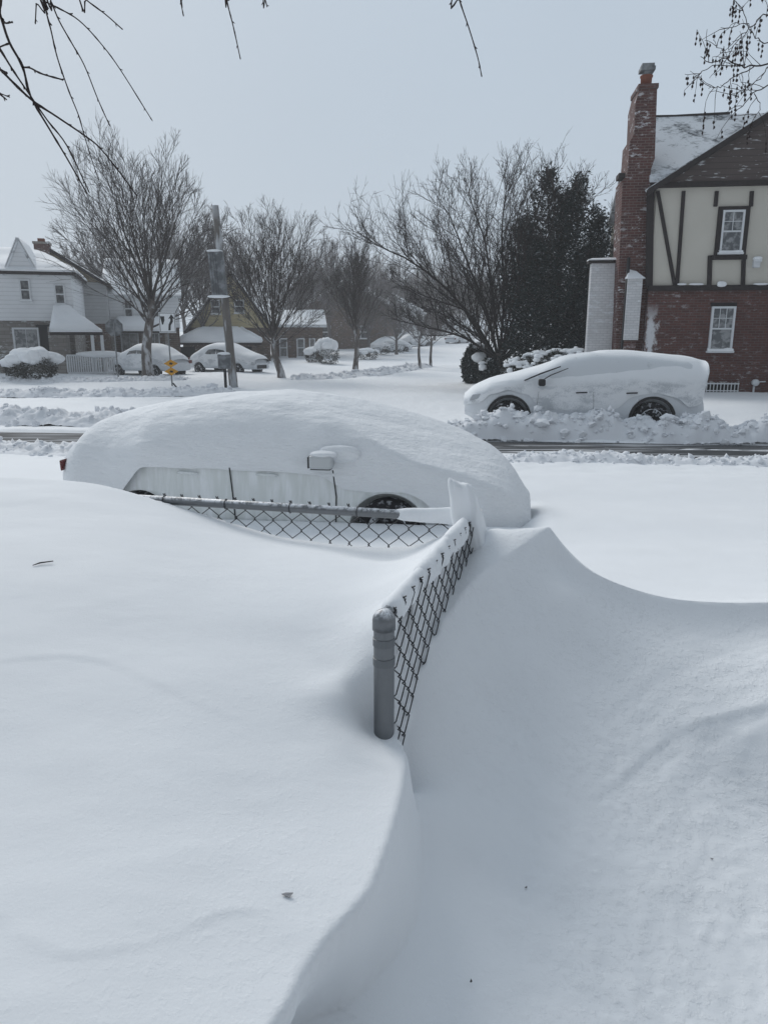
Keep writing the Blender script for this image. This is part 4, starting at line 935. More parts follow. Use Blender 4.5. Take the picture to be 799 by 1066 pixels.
mb = MB(); mb.box(cx(648, 183) - .12, cx(648, 183) + .06, yc - .02, yc + .5, cz(648, 186) + .02, cz(648, 180)); mb.build('shoulder_cap', M_timber, chm)
# white-plastered side wing with dark downspout, snowed ledge cabinet and meter box
yw = .9
wx0, wx1 = F.X(612, 330, yw), F.X(651, 330, yw); zt_ = F.Z(630, 274, yw)
mb = MB(); mb.box(wx0, wx1, yw, yw + .4, -.2, zt_); mb.build('side_wing', M_brickwhite, H)
mb = MB(); mb.box(wx0 - .1, wx1 + .02, yw - .08, yw + .45, zt_ + .003, zt_ + .07); mb.build('wing_coping', M_timber, H)
snow_slab(H, [(wx0 - .1, yw - .08, zt_ + .07), (wx1 + .02, yw - .08, zt_ + .07), (wx1 + .02, yw + .45, zt_ + .07), (wx0 - .1, yw + .45, zt_ + .07)], .07, 3, 12, 12, 'wing_snow')
mb = MB(); yp = .05; px_ = F.X(649.5, 330, yp); mb.tube([(px_, yp, F.Z(650, 268, yp)), (px_, yp, 1.3), (px_ - .06, yp, 1.15), (px_ - .1, yp - .05, 1.0), (px_ - .1, yp - .05, .2)], .05, 10); mb.build('downspout', M_black, H, True)
mb = MB(); yb = .0; bx0, bx1 = F.X(650.5, 330, -.12), F.X(665.5, 330, -.12); bz0, bz1 = F.Z(658, 354, -.12), F.Z(658, 290, -.12)
mb.box(bx0, bx1, -.12, .18, bz0, bz1); nb = mb.build('side_bay', M_brickwhite, H)
mb = MB(); n_ = 4; cxm = (bx0 + bx1) / 2 - .05
mb.add([(bx0 - .06, -.2, bz1), (bx1 + .08, -.2, bz1), (bx1 + .08, .19, bz1), (bx0 - .06, .19, bz1), (bx0 + .04, .15, bz1 + .30), (bx1 - .16, .15, bz1 + .24)], [(0, 1, 5, 4), (1, 2, 5), (2, 3, 4, 5), (3, 0, 4), (3, 2, 1, 0)]); mb.build('bay_roof', M_snowroof, nb, bevel=.02)
mb = MB(); mb.box(bx0 + .02, bx1 - .06, -.10, .15, .1, bz0 - .02); mb.build('bay_base', M_brickch, nb)


# ===== left row: white sided house
def gable_roof(parent, x0, x1, y0, y1, ze_, zr_, ov=.3, seed=1, th=.22, axis='x', deck=M_shingle):
    """ridge along local x (axis='x') or along y"""
    if axis == 'x':
        ym = (y0 + y1) / 2; k = (zr_ - ze_) / (ym - y0); a0 = (x0 - ov, y0 - ov, ze_ - ov * k); a1_ = (x1 + ov, y0 - ov, ze_ - ov * k); r0 = (x0 - ov, ym, zr_); r1 = (x1 + ov, ym, zr_); b0 = (x0 - ov, y1 + ov, ze_ - ov * k); b1 = (x1 + ov, y1 + ov, ze_ - ov * k)
        planes = [(a0, a1_, r1, r0), (b1, b0, r0, r1)]
    else:
        xm = (x0 + x1) / 2; k = (zr_ - ze_) / (xm - x0); a0 = (x0 - ov, y0 - ov, ze_ - ov * k); a1_ = (x0 - ov, y1 + ov, ze_ - ov * k); r0 = (xm, y0 - ov, zr_); r1 = (xm, y1 + ov, zr_); b0 = (x1 + ov, y0 - ov, ze_ - ov * k); b1 = (x1 + ov, y1 + ov, ze_ - ov * k)
        planes = [(a1_, a0, r0, r1), (b0, b1, r1, r0)]
    for i, p in enumerate(planes):
        r = roof_slab(parent, p, .12, deck); snow_slab(r, p, th, seed + i)
def gable_end(parent, x0, x1, y0, y1, ze_, zr_, matl, axis='x', name='gable_wall'):
    mb = MB()
    if axis == 'x': mb.prismx([(y0 + .02, ze_ - .02), (y1 - .02, ze_ - .02), ((y0 + y1) / 2, zr_ - .12)], x0 + .02, x1 - .02)
    else: mb.prism([(x0 + .02, ze_ - .02), (x1 - .02, ze_ - .02), ((x0 + x1) / 2, zr_ - .12)], y0 + .02, y1 - .02)
    mb.build(name, matl, parent)
F1 = Face('white_house', 77, 340, 37.0, R(17), 'white sided house with snowy porch roof nearest the left edge', 'house'); H1 = F1.root
xr = F1.X(79, 340); z2 = F1.Z(40, 334); ze1 = F1.Z(60, 284); xL = xr - 8.5
mb = MB(); mb.box(xL, xr - .1, .1, 8, -.2, z2); mb.build('stone_wall', M_stone, H1)
mb = MB(); mb.box(xL - .2, xr, -.15, 8, z2 + .003, ze1); mb.build('siding_wall', M_sidwhite, H1)
zr1 = F1.Z(36, 261, 3.8); xrd = F1.X(34, 262, 3.8)
e0, e1_, yb_ = xL - .45, xr + .25, 8.2
for p, sd_ in (([(e0, -.4, ze1), (e1_, -.4, ze1), (xrd, 3.9, zr1), (e0 + 3, 3.9, zr1)], 2), ([(e1_, -.4, ze1), (e1_, yb_, ze1), (xrd, 3.95, zr1), (xrd, 3.9, zr1)], 3), ([(e1_, yb_, ze1), (e0, yb_, ze1), (e0 + 3, 3.95, zr1), (xrd, 3.95, zr1)], 4)):
    r = roof_slab(H1, p, .14, M_timber); snow_slab(r, p, .2, sd_)
gx0, gx1 = F1.X(5, 280), F1.X(40, 283); gza = F1.Z(21, 249)       # wall dormer
mb = MB(); mb.prism([(gx0, ze1 - .05), (gx1, ze1 - .05), ((gx0 + gx1) / 2, gza)], -.2, 2.4); mb.build('dormer_wall', M_sidwhite, H1)
xm = (gx0 + gx1) / 2
for k, (xa0, sgn) in enumerate(((gx0 - .08, -1), (gx1 + .08, 1))):
    kk = (gza - ze1 + .05) / (xm - gx0); zz = ze1 - .05 - .08 * kk
    p = [(xa0, -.26, zz + .04), (xa0, 2.4, zz + .04), (xm, 2.4, gza + .04), (xm, -.26, gza + .04)]; r = roof_slab(H1, p, .1, M_shingle, 'dormer_roof'); snow_slab(r, p, .10, 5 + k, 10, 10)
for (u0, v0, u1, v1) in ((22.5, 313, 31.5, 291), (58.5, 317, 67.5, 296)):
    a, b = F1.hit(u0, v0), F1.hit(u1, v1); window(H1, a[0], b[0], a[1], b[1], -.17, .07, True, (0, 0), M_glass, M_white, .05)
a, b = F1.hit(15, 365), F1.hit(40, 341); window(H1, a[0], b[0], a[1], b[1], .08, .09, False, (1, 0), M_curtain, M_white, .06)
a, b = F1.hit(41, 375), F1.hit(51, 338); mb = MB(); mb.box(a[0], b[0], .02, .09, a[1] - .2, b[1]); mb.build('front_door', M_dark, H1)
# porch: pillar, low lattice rail, snow-laden hip roof
a, b = F1.hit(54, 383, -1.6), F1.hit(68, 340, -1.6); mb = MB(); mb.box(a[0], b[0], -1.7, -.1, -.2, b[1]); mb.build('porch_pillar', M_stone, H1)
p0, p1 = F1.X(52, 345, -1.8), F1.X(107, 345, -1.8); pz = F1.Z(80, 346, -1.8); pz2 = F1.Z(70, 322, -.2)
pts = [(p0, -1.9, pz), (p1, -1.9, pz), (p1 - 1.6, -.18, pz2), (p0 + .1, -.18, pz2)]; r = roof_slab(H1, pts, .15, M_timber, 'porch_roof'); snow_slab(r, pts, .3, 12, 20, 14)
mb = MB(); mb.box(p0 + .5, p1 - .1, -1.6, 2, -.2, .75); mb.build('porch_base', M_stone, H1)
mb = MB(); ra, rb = F1.X(70, 375, -1.7), F1.X(128, 378, -1.7)
for i in range(26): xx = ra + (rb - ra) * i / 25; mb.box(xx - .035, xx + .035, -1.72, -1.68, .2, 1.0 - .3 * max(0, i / 25 - .7))
mb.box(ra, rb - .8, -1.75, -1.65, .97, 1.05); mb.box(ra, rb, -1.74, -1.66, .12, .22); mb.build('porch_railing', M_white, H1)
for u in (96, 106): x = F1.X(u, 350, -1.65); mb = MB(); mb.box(x - .07, x + .07, -1.72, -1.58, .1, pz - .12); mb.build('porch_post', M_white, H1)
blob('railing_snow', H1, ((ra + rb) / 2 + .3, -1.7, 1.06), ((rb - ra) * .42, .18, .16), 4, M_snowroof, 2.2, .2, 22)
# ===== tan gabled house behind, with dark chimney
F2 = Face('tan_gable_house', 80, 330, 43, R(17), 'tan sided house with dark chimney behind the white sided house', 'house'); H2 = F2.root
x0, x1 = F2.X(44, 320), F2.X(113, 330); zz = F2.Z(112, 294); zlo = F2.Z(90, 337)
mb = MB(); mb.box(x0, x1, 0, 8, -.2, zlo); mb.build('lower_wall', M_brickbr, H2)
mb = MB(); mb.box(x0, x1, -.02, 8, zlo + .003, zz); mb.build('siding_wall', M_sidgrey, H2)
gtop = F2.Z(53, 259); xg = F2.X(53, 262)
mb = MB(); mb.prism([(x0 - 1.5, zz + .003), (x1, zz + .003), (xg, gtop - .15)], -.06, 7.6); mb.build('gable_wall', M_sidtan2, H2)
for (xe,) in ((x1 + .3,), (2 * xg - x1 - .3,)):
    zq = zz - .3 * (gtop - zz) / (x1 - xg); p = [(xe, -.35, zq), (xe, 8.2, zq), (xg, 8.2, gtop), (xg, -.35, gtop)]; r = roof_slab(H2, p, .16, M_timber); snow_slab(r, p, .06, 8, off=.0)
a, b = F2.hit(78, 322), F2.hit(85, 300); window(H2, a[0], b[0], a[1], b[1], -.04, .06, True, (0, 0), M_glass, M_timber, .04)
a, b = F2.hit(39.5, 285), F2.hit(52, 255); mb = MB(); mb.box(a[0], b[0], -.5, .5, a[1] - 1, b[1]); cb = mb.build('chimney', M_brickch, H2)
mb = MB(); mb.box(a[0] - .05, b[0] + .05, -.55, .55, b[1] + .003, b[1] + .12); mb.build('crown', M_stone, cb)
mb = MB(); mb.box((a[0] + b[0]) / 2 - .2, (a[0] + b[0]) / 2 + .15, -.2, .2, b[1] + .12, b[1] + .32); mb.build('chimney_pot', M_terra, cb)
# ===== grey sided house behind the big street tree
F3 = Face('grey_house', 150, 340, 46, R(15), 'grey sided house with brown brick ground floor behind the big bare tree', 'house'); H3 = F3.root
x0, x1 = F3.X(114, 330), F3.X(186, 330); zlo = F3.Z(150, 341); zz = F3.Z(150, 306)
mb = MB(); mb.box(x0, x1, .1, 8, -.2, zlo); mb.build('brick_wall', M_brickbr, H3)
mb = MB(); mb.box(x0 - .1, x1 + .05, -.1, 8, zlo + .003, zz); mb.build('siding_wall', M_sidwhite, H3)
gable_end(H3, x0 - .1, x1, -.1, 8, zz, zz + 2.3, M_sidgrey); gable_roof(H3, x0 - .1, x1, -.1, 8, zz, zz + 2.3, .25, 9)
for (u0, v0, u1, v1, g) in ((127, 370, 144, 346, 0), (157, 369, 166, 346, 1), (130, 331, 138, 312, 0), (160, 331, 168, 312, 0)):
    a, b = F3.hit(u0, v0), F3.hit(u1, v1); window(H3, a[0], b[0], a[1], b[1], .08 if v0 > 340 else -.12, .08, v0 < 340, (1, 0), M_glass, M_white, .05)
pts = [(F3.X(116, 345, -1.4), -1.4, F3.Z(116, 345, -1.4)), (F3.X(176, 345, -1.4), -1.4, F3.Z(116, 345, -1.4)), (F3.X(176, 345, -1.4) - .3, -.12, zlo + .55), (F3.X(116, 345, -1.4) + .3, -.12, zlo + .55)]
r = roof_slab(H3, pts, .12, M_timber, 'porch_roof'); snow_slab(r, pts, .26, 17)
for u in (118, 150, 174): x = F3.X(u, 360, -1.3); mb = MB(); mb.box(x - .1, x + .1, -1.35, -1.15, -.1, pts[0][2] - .14); mb.build('porch_post', M_stone, H3)
# ===== yellow gabled house with low snow covered porch roof
F4 = Face('yellow_gable_house', 238, 330, 52, R(11), 'yellow gabled house above a flat snow covered porch', 'house'); H4 = F4.root
x0, x1 = F4.X(197, 345), F4.X(281, 345); zz = F4.Z(240, 341); xg = F4.X(240, 290); gt = F4.Z(240, 284)
mb = MB(); mb.box(x0, x1, 0, 9, -.2, zz); mb.build('brick_wall', M_brickbr, H4)
mb = MB(); mb.prism([(x0, zz + .003), (x1, zz + .003), (xg, gt)], -.05, 9); mb.build('gable_wall', M_sidtan, H4)
for xe in (x0 - .35, x1 + .35):
    zq = zz - .35 * (gt - zz) / (xg - x0); p = [(xe, -.35, zq + .1), (xe, 9.3, zq + .1), (xg, 9.3, gt + .12), (xg, -.35, gt + .12)]; r = roof_slab(H4, p, .14, M_timber); snow_slab(r, p, .13, 8)
for (u0, v0, u1, v1) in ((220, 327, 229, 312), (244, 326, 254, 312)):
    a, b = F4.hit(u0, v0), F4.hit(u1, v1); window(H4, a[0], b[0], a[1], b[1], -.07, .09, True, (0, 0), M_glass, M_white, .05)
q0, q1 = F4.X(185, 350, -3), F4.X(272, 350, -3); qz = F4.Z(230, 357, -3)
mb = MB(); mb.box(q0 + .3, q1 - .3, -2.8, -.06, -.2, qz - .1); mb.build('porch_wall', M_brickbr, H4)
for (u0, u1) in ((188, 203), (222, 236), (246, 262)):
    a, b = F4.hit(u0, 372, -2.8), F4.hit(u1, 361, -2.8); mb = MB(); mb.box(a[0], b[0], -2.84, -2.78, a[1], b[1]); mb.build('porch_window', M_dark, H4)
mid_ = (q0 + q1) / 2; pz2 = F4.Z(222, 343, -1)
for p, sd_ in (([(q0, -3.2, qz), (q1, -3.2, qz), (mid_ + 1.2, -.3, pz2), (mid_ - 1.2, -.3, pz2)], 21), ([(q0, -3.2, qz), (mid_ - 1.2, -.3, pz2), (mid_ - 1.2, 0, pz2), (q0, 0, qz)], 22), ([(q1, -3.2, qz), (q1, 0, qz), (mid_ + 1.2, 0, pz2), (mid_ + 1.2, -.3, pz2)], 23)):
    r = roof_slab(H4, p, .12, M_timber, 'porch_roof'); snow_slab(r, p, .28, sd_)
# ===== brown brick house right of the round tree
F5 = Face('brown_brick_house', 310, 350, 57, R(7), 'brown brick house with small snowy roof between the two bare trees', 'house'); H5 = F5.root
x0, x1 = F5.X(284, 350), F5.X(336, 350); zz = F5.Z(310, 338)
mb = MB(); mb.box(x0, x1, 0, 8, -.2, zz); mb.build('brick_wall', M_brickbr, H5)
gable_end(H5, x0, x1, 0, 8, zz, zz + 1.1, M_brickbr); gable_roof(H5, x0, x1, 0, 8, zz, zz + 1.1, .3, 31, .2)
for (u0, u1) in ((291, 299), (309, 317), (322, 328)):
    a, b = F5.hit(u0, 372), F5.hit(u1, 352); window(H5, a[0], b[0], a[1], b[1], -.02, .09, True, (0, 0), M_glass, M_white, .05)
def far_house(u, v, t, wid, hgt, label, wall, seed, ax='y', rz=0.0):
    F_ = Face('distant_house', u, v, t, -TH + rz, label, 'house'); r_ = F_.root; zg = h1(F_.O.x, F_.O.y)
    mb = MB(); mb.box(-wid / 2, wid / 2, 0, 8, zg - .5, hgt); mb.build('wall', wall, r_)
    gable_end(r_, -wid / 2, wid / 2, 0, 8, hgt, hgt + wid * .28, wall, ax); gable_roof(r_, -wid / 2, wid / 2, 0, 8, hgt, hgt + wid * .28, .3, seed, .25, ax)
    for k, x in enumerate((-wid * .28, wid * .22)):
        for z in (zg + 1.0, zg + 3.4):
            if z + 1.3 < hgt: window(r_, x - .5, x + .5, z, z + 1.3, -.02, .1, True, (0, 0), M_glass, M_white, .05)
far_house(362, 352, 75, 8, 5.0, 'distant brick house behind the slim bare tree', M_brickbr, 41)
far_house(398, 352, 92, 9, 4.8, 'distant pale house with snowy gable left of the side street', M_sidwhite, 43)
far_house(430, 350, 120, 10, 5.2, 'distant grey house half hidden by far twigs', M_sidgrey, 45, 'x')
far_house(455, 350, 150, 10, 5.5, 'farthest house seen at the end of the side street', M_sidwhite, 47, 'x')
# ------------------------------------------------------------ trees and plants
def base_pt(u, v):
    z = .1
    for _ in range(12):
        p = on_z(u, v, z); z = .5 * z + .5 * h1(p.x, p.y)
    return Vector((p.x, p.y, h1(p.x, p.y)))
class Twigs:
    """collects many tapered tubes with numpy"""
    def __init__(self): self.V = []; self.F = []; self.n = 0
    def tube(self, P, r, k):
        P = np.asarray(P, float); m = len(P); r = np.asarray(r, float)
        T = np.gradient(P, axis=0); T /= np.linalg.norm(T, axis=1)[:, None] + 1e-9
        ref = np.array([0, 0, 1.]) if abs(T[0, 2]) < .9 else np.array([1., 0, 0])
        A = np.cross(T, ref); A /= np.linalg.norm(A, axis=1)[:, None] + 1e-9; B = np.cross(T, A)
        an = np.arange(k) * 2 * np.pi / k
        V = P[:, None] + (A[:, None] * np.cos(an)[None, :, None] + B[:, None] * np.sin(an)[None, :, None]) * r[:, None, None]
        self.V.append(V.reshape(-1, 3)); i = np.arange(m * k).reshape(m, k) + self.n; j = np.roll(i, -1, 1)
        self.F.append(np.stack([i[:-1], j[:-1], j[1:], i[1:]], -1).reshape(-1, 4)); self.n += m * k
    def build(self, name, matl, parent):
        V = np.concatenate(self.V); F = np.concatenate(self.F)
        me = bpy.data.meshes.new(name); me.vertices.add(len(V)); me.vertices.foreach_set('co', V.astype(np.float32).ravel())
        me.loops.add(F.size); me.loops.foreach_set('vertex_index', F.ravel().astype(np.int32)); me.polygons.add(len(F))
        me.polygons.foreach_set('loop_start', np.arange(0, F.size, 4, dtype=np.int32)); me.polygons.foreach_set('loop_total', np.full(len(F), 4, np.int32))
        me.polygons.foreach_set('use_smooth', np.ones(len(F), bool)); me.update(calc_edges=True); me.materials.append(matl)
        o = bpy.data.objects.new(name, me); COL.objects.link(o); o.parent = parent; return o
def unit(v): return v / (np.linalg.norm(v) + 1e-9)
def branch(rg, p0, d0, Lb, r0, r1, seg, up, kink):
    """curving polyline"""
    P = [np.array(p0, float)]; d = unit(np.array(d0, float))
    for i in range(seg):
        d = unit(d + np.array([0, 0, up / seg]) + rg.normal(0, kink, 3)); P.append(P[-1] + d * Lb / seg)
    P = np.array(P); return P, np.linspace(r0, r1, seg + 1)
def side_dir(rg, t, ang):
    a = rg.normal(0, 1, 3); a = unit(a - t * (a @ t)); return unit(t * math.cos(ang) + a * math.sin(ang))
def make_tree(seed, H, R_, trunkH, r0, limbs, incl=(12, 62), name='bare_tree', root=None, n2=9, n3=6, n4=4, rmin=.006, up=.5, flat=1.0, zc=None, spread_start=.75, mat_c=None, mat_t=None, leader=True, kink=.06):
    rg = np.random.default_rng(seed); tr = Twigs(); cr = Twigs()
    tip = np.array([rg.normal(0, .02) * H, rg.normal(0, .02) * H, trunkH * 1.25])
    n = 9; t = np.linspace(0, 1, n); P = t[:, None] * tip[None] + np.stack([np.sin(t * 5 + seed) * .01 * H, np.cos(t * 4 + seed) * .008 * H, 0 * t], -1)
    P[0, 2] = -.3; rr = r0 * (1 - .38 * t); rr[0] = r0 * 1.35; rr[1] *= 1.04; tr.tube(P, rr, 10)
    if limbs and isinstance(limbs, int):
        L_ = []
        for i in range(limbs):
            f = spread_start + (1 - spread_start) * (i / limbs) ** .8
            az = i * 2.39996 + rg.uniform(-.3, .3); a = R(incl[1] + (incl[0] - incl[1]) * (i / limbs) ** .9 + rg.uniform(-6, 6))
            L_.append((f, az, a))
    for f, az, a in L_:
        p0 = np.array([np.interp(f, t, P[:, k]) for k in range(3)]); d = np.array([math.sin(a) * math.cos(az), math.sin(a) * math.sin(az), math.cos(a)])
        # length to the crown envelope (ellipsoid)
        c = np.array([0, 0, zc if zc else (H + trunkH * .6) / 2]); rad = np.array([R_, R_, H - c[2]])
        q = (p0 - c) / rad; dd = d / rad; A = dd @ dd; B = q @ dd; C_ = q @ q - 1; disc = max(B * B - A * C_, 0); Lm = (-B + math.sqrt(disc)) / A
        Lm = max(Lm, R_ * .45) * rg.uniform(.84, 1.04)
        rb = r0 * .36 * (Lm / H) ** .5 * rg.uniform(.8, 1.1)
        P1, r1 = branch(rg, p0, d, Lm, rb, rmin, 10, up * math.sin(a), kink); r1 = rmin + (rb - rmin) * (1 - np.linspace(0, 1, 11)) ** 1.9; cr.tube(P1, r1, 6)
        for j in range(n2):
            g = .14 + .84 * (j + rg.random()) / n2; k = g * 10; i0 = int(min(k, 9)); p = P1[i0] + (P1[i0 + 1] - P1[i0]) * (k - i0); tt = unit(P1[i0 + 1] - P1[i0])
            L2 = Lm * (.52 * (1 - g) + .12) * rg.uniform(.75, 1.15); d2 = side_dir(rg, tt, R(rg.uniform(18, 40))); d2[2] += .10; r2 = max(np.interp(k, np.arange(11), r1) * .55, rmin)
            P2, rr2 = branch(rg, p, d2, L2, r2, rmin * .8, 6, up * .45, kink * .9); cr.tube(P2, rr2, 5)
            for l in range(n3):
                h = .15 + .82 * (l + rg.random()) / n3; k2 = h * 6; i1 = int(min(k2, 5)); pp = P2[i1] + (P2[i1 + 1] - P2[i1]) * (k2 - i1); t2 = unit(P2[i1 + 1] - P2[i1])
                L3 = L2 * (.5 * (1 - h) + .24) * rg.uniform(.7, 1.2); P3, rr3 = branch(rg, pp, side_dir(rg, t2, R(rg.uniform(18, 40))), L3, rmin * 1.1, rmin * .6, 4, up * .35, kink * 1.0); cr.tube(P3, rr3, 3)
                for _ in range(n4):
                    i2 = rg.integers(1, 4); P4, rr4 = branch(rg, P3[i2] + (P3[i2 + 1] - P3[i2]) * rg.random(), side_dir(rg, unit(P3[i2 + 1] - P3[i2]), R(rg.uniform(18, 38))), L3 * rg.uniform(.4, .7), rmin * .7, rmin * .4, 2, .2, kink); cr.tube(P4, rr4, 3)
    tro = tr.build('trunk', mat_t or M_trunk, root); cro = cr.build('crown', mat_c or M_bark, root); return tro, cro
def tree_at(u, v, label, group=None, **k):
    p = base_pt(u, v); rt = thing('bare_tree', p, 0, label, 'tree', group); make_tree(root=rt, **k); return rt
def hgt(u, v, vt):                                  # height above ground of photo row vt over the ground point seen at (u, v)
    p = base_pt(u, v); r = ray(u, vt); t = p.y / r.y; return CAM_Z + r.z * t - p.z, t
h_, t_ = hgt(155, 392, 150)
rt1 = tree_at(155, 392, 'large wide crowned bare tree in front of the grey house', None, seed=3, H=h_, R_=h_ * .47, trunkH=h_ * .28, r0=.25, limbs=20, incl=(3, 68), n2=11, n3=7, n4=3, rmin=.0085, kink=.045, up=.42, zc=h_ * .58, spread_start=.62)
h_, t_ = hgt(292, 393, 207)
rt2 = tree_at(292, 393, 'bare tree with a fan shaped crown right of the utility pole', None, seed=8, H=h_, R_=h_ * .39, trunkH=h_ * .21, r0=.18, limbs=20, incl=(3, 64), n2=9, n3=6, n4=3, rmin=.0085, kink=.04, zc=h_ * .56, spread_start=.68, up=.42)
h_, t_ = hgt(370, 385, 240)
rt3 = tree_at(370, 385, 'slim upright bare tree right of the fan shaped one', None, seed=12, H=h_, R_=h_ * .22, trunkH=h_ * .30, r0=.16, limbs=15, incl=(2, 36), n2=10, n3=6, n4=4, rmin=.0080, zc=h_ * .6, spread_start=.55, up=.3, mat_c=M_bark)
h_, t_ = hgt(437, 384, 318)
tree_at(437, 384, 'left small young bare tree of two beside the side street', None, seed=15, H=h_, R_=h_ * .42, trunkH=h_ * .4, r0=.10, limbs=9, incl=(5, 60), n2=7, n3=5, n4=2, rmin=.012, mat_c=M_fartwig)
h_, t_ = hgt(448.5, 381.5, 322)
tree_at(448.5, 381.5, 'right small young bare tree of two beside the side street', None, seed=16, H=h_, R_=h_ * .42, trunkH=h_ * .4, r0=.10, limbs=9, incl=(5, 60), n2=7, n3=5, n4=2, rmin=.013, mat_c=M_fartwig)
M_barkdk = bark('dark brown bark', (.022, .018, .018), (.05, .04, .038), .25)
# low spreading tree in front of the evergreen: several hand-laid limbs, then twigs
pb = base_pt(519, 396)
sp = thing('spreading_tree', pb, 0, 'low spreading bare tree with long arching limbs before the dark evergreen', 'tree')
def loc_px(u, v, dy=0.0):
    r = ray(u, v); t = (pb.y + dy) / r.y; q = Vector((0, 0, CAM_Z)) + r * t - pb; return np.array(q)
rg = np.random.default_rng(77); tr = Twigs(); cr = Twigs()
Pt = np.array([[0, 0, -.4], [0, 0, .0], [.02, .0, .35], [-.02, .03, .75], [.0, .0, 1.1]]); tr.tube(Pt, [.26, .21, .18, .17, .15], 12)
limbs = [([(519, 384), (505, 366), (484, 352), (455, 343), (428, 337), (408, 332)], 0, .075), ([(519, 378), (490, 330), (455, 292), (420, 268), (392, 255), (371, 240)], -1.2, .065), ([(518, 380), (497, 345), (470, 305), (445, 285), (425, 262), (415, 240)], .8, .06),
         ([(521, 376), (505, 320), (485, 270), (470, 230), (455, 205)], .5, .065), ([(521, 374), (512, 310), (505, 255), (492, 215), (486, 190)], -.6, .06), ([(522, 374), (524, 310), (522, 250), (525, 205), (528, 188)], .6, .065),
         ([(523, 374), (540, 310), (550, 255), (560, 215), (566, 192)], -1.0, .06), ([(523, 376), (556, 325), (580, 280), (600, 240), (613, 200)], -.8, .06), ([(524, 378), (566, 340), (600, 305), (622, 275), (640, 240)], .2, .06),
         ([(524, 382), (560, 362), (590, 345), (615, 332), (636, 322)], -1.0, .05), ([(518, 381), (500, 350), (485, 325), (462, 315), (435, 305), (412, 290)], -2.0, .055), ([(522, 378), (535, 340), (545, 300), (575, 262), (590, 225)], 2.0, .06), ([(520, 378), (508, 335), (492, 300), (470, 260), (445, 232)], 2.2, .055), ([(522, 378), (548, 345), (585, 318), (612, 290), (632, 262)], -.5, .055), ([(523, 378), (545, 330), (575, 290), (592, 250), (600, 215)], 1.2, .055), ([(522, 376), (538, 320), (555, 275), (572, 235), (580, 200)], -1.8, .055), ([(519, 380), (500, 352), (470, 332), (448, 322), (430, 318)], 1.6, .05), ([(521, 378), (528, 335), (540, 290), (535, 245), (545, 205)], -2.2, .06)]
for pts, dy, r_ in limbs:
    n = len(pts); Q = np.array([loc_px(u, v, dy * i / (n - 1)) for i, (u, v) in enumerate(pts)]); Q[0] = [rg.uniform(-.05, .05), rg.uniform(-.05, .05), max(.55, Q[0][2])]
    Q = np.array(smooth_curve([tuple(q) for q in Q], 4)); Q += rg.normal(0, .02, Q.shape) * np.linspace(0, 1, len(Q))[:, None]
    rr = r_ * (1 - np.linspace(0, 1, len(Q)) * .86); cr.tube(Q, rr, 6); Lm = np.linalg.norm(np.diff(Q, axis=0), axis=1).sum(); m = len(Q) - 1
    for j in range(23):
        g = .10 + .88 * (j + rg.random()) / 23; i0 = min(int(g * m), m - 1); p = Q[i0] + (Q[i0 + 1] - Q[i0]) * (g * m - i0); tt = unit(Q[i0 + 1] - Q[i0]); L2 = Lm * (.42 * (1 - g) + .16) * rg.uniform(.6, 1.2)
        d2 = side_dir(rg, tt, R(rg.uniform(25, 60))); d2[2] += .35; P2, r2 = branch(rg, p, d2, L2, max(rr[i0] * .5, .008), .006, 7, .55, .09); cr.tube(P2, r2, 4)
        for l in range(9):
            h = .12 + .85 * (l + rg.random()) / 9; i1 = min(int(h * 7), 6); t2 = unit(P2[i1 + 1] - P2[i1]); L3 = L2 * rg.uniform(.2, .5); d3 = side_dir(rg, t2, R(rg.uniform(25, 60))); d3[2] += .2
            P3, r3 = branch(rg, P2[i1], d3, L3, .0075, .0045, 4, .3, .12); cr.tube(P3, r3, 3)
            for _ in range(3):
                P4, r4 = branch(rg, P3[rg.integers(1, 4)], side_dir(rg, unit(P3[-1] - P3[0]), R(rg.uniform(25, 60))), L3 * rg.uniform(.3, .6), .0055, .003, 2, .2, .1); cr.tube(P4, r4, 3)
tr.build('trunk', M_trunk, sp); cr.build('crown', M_barkdk, sp)
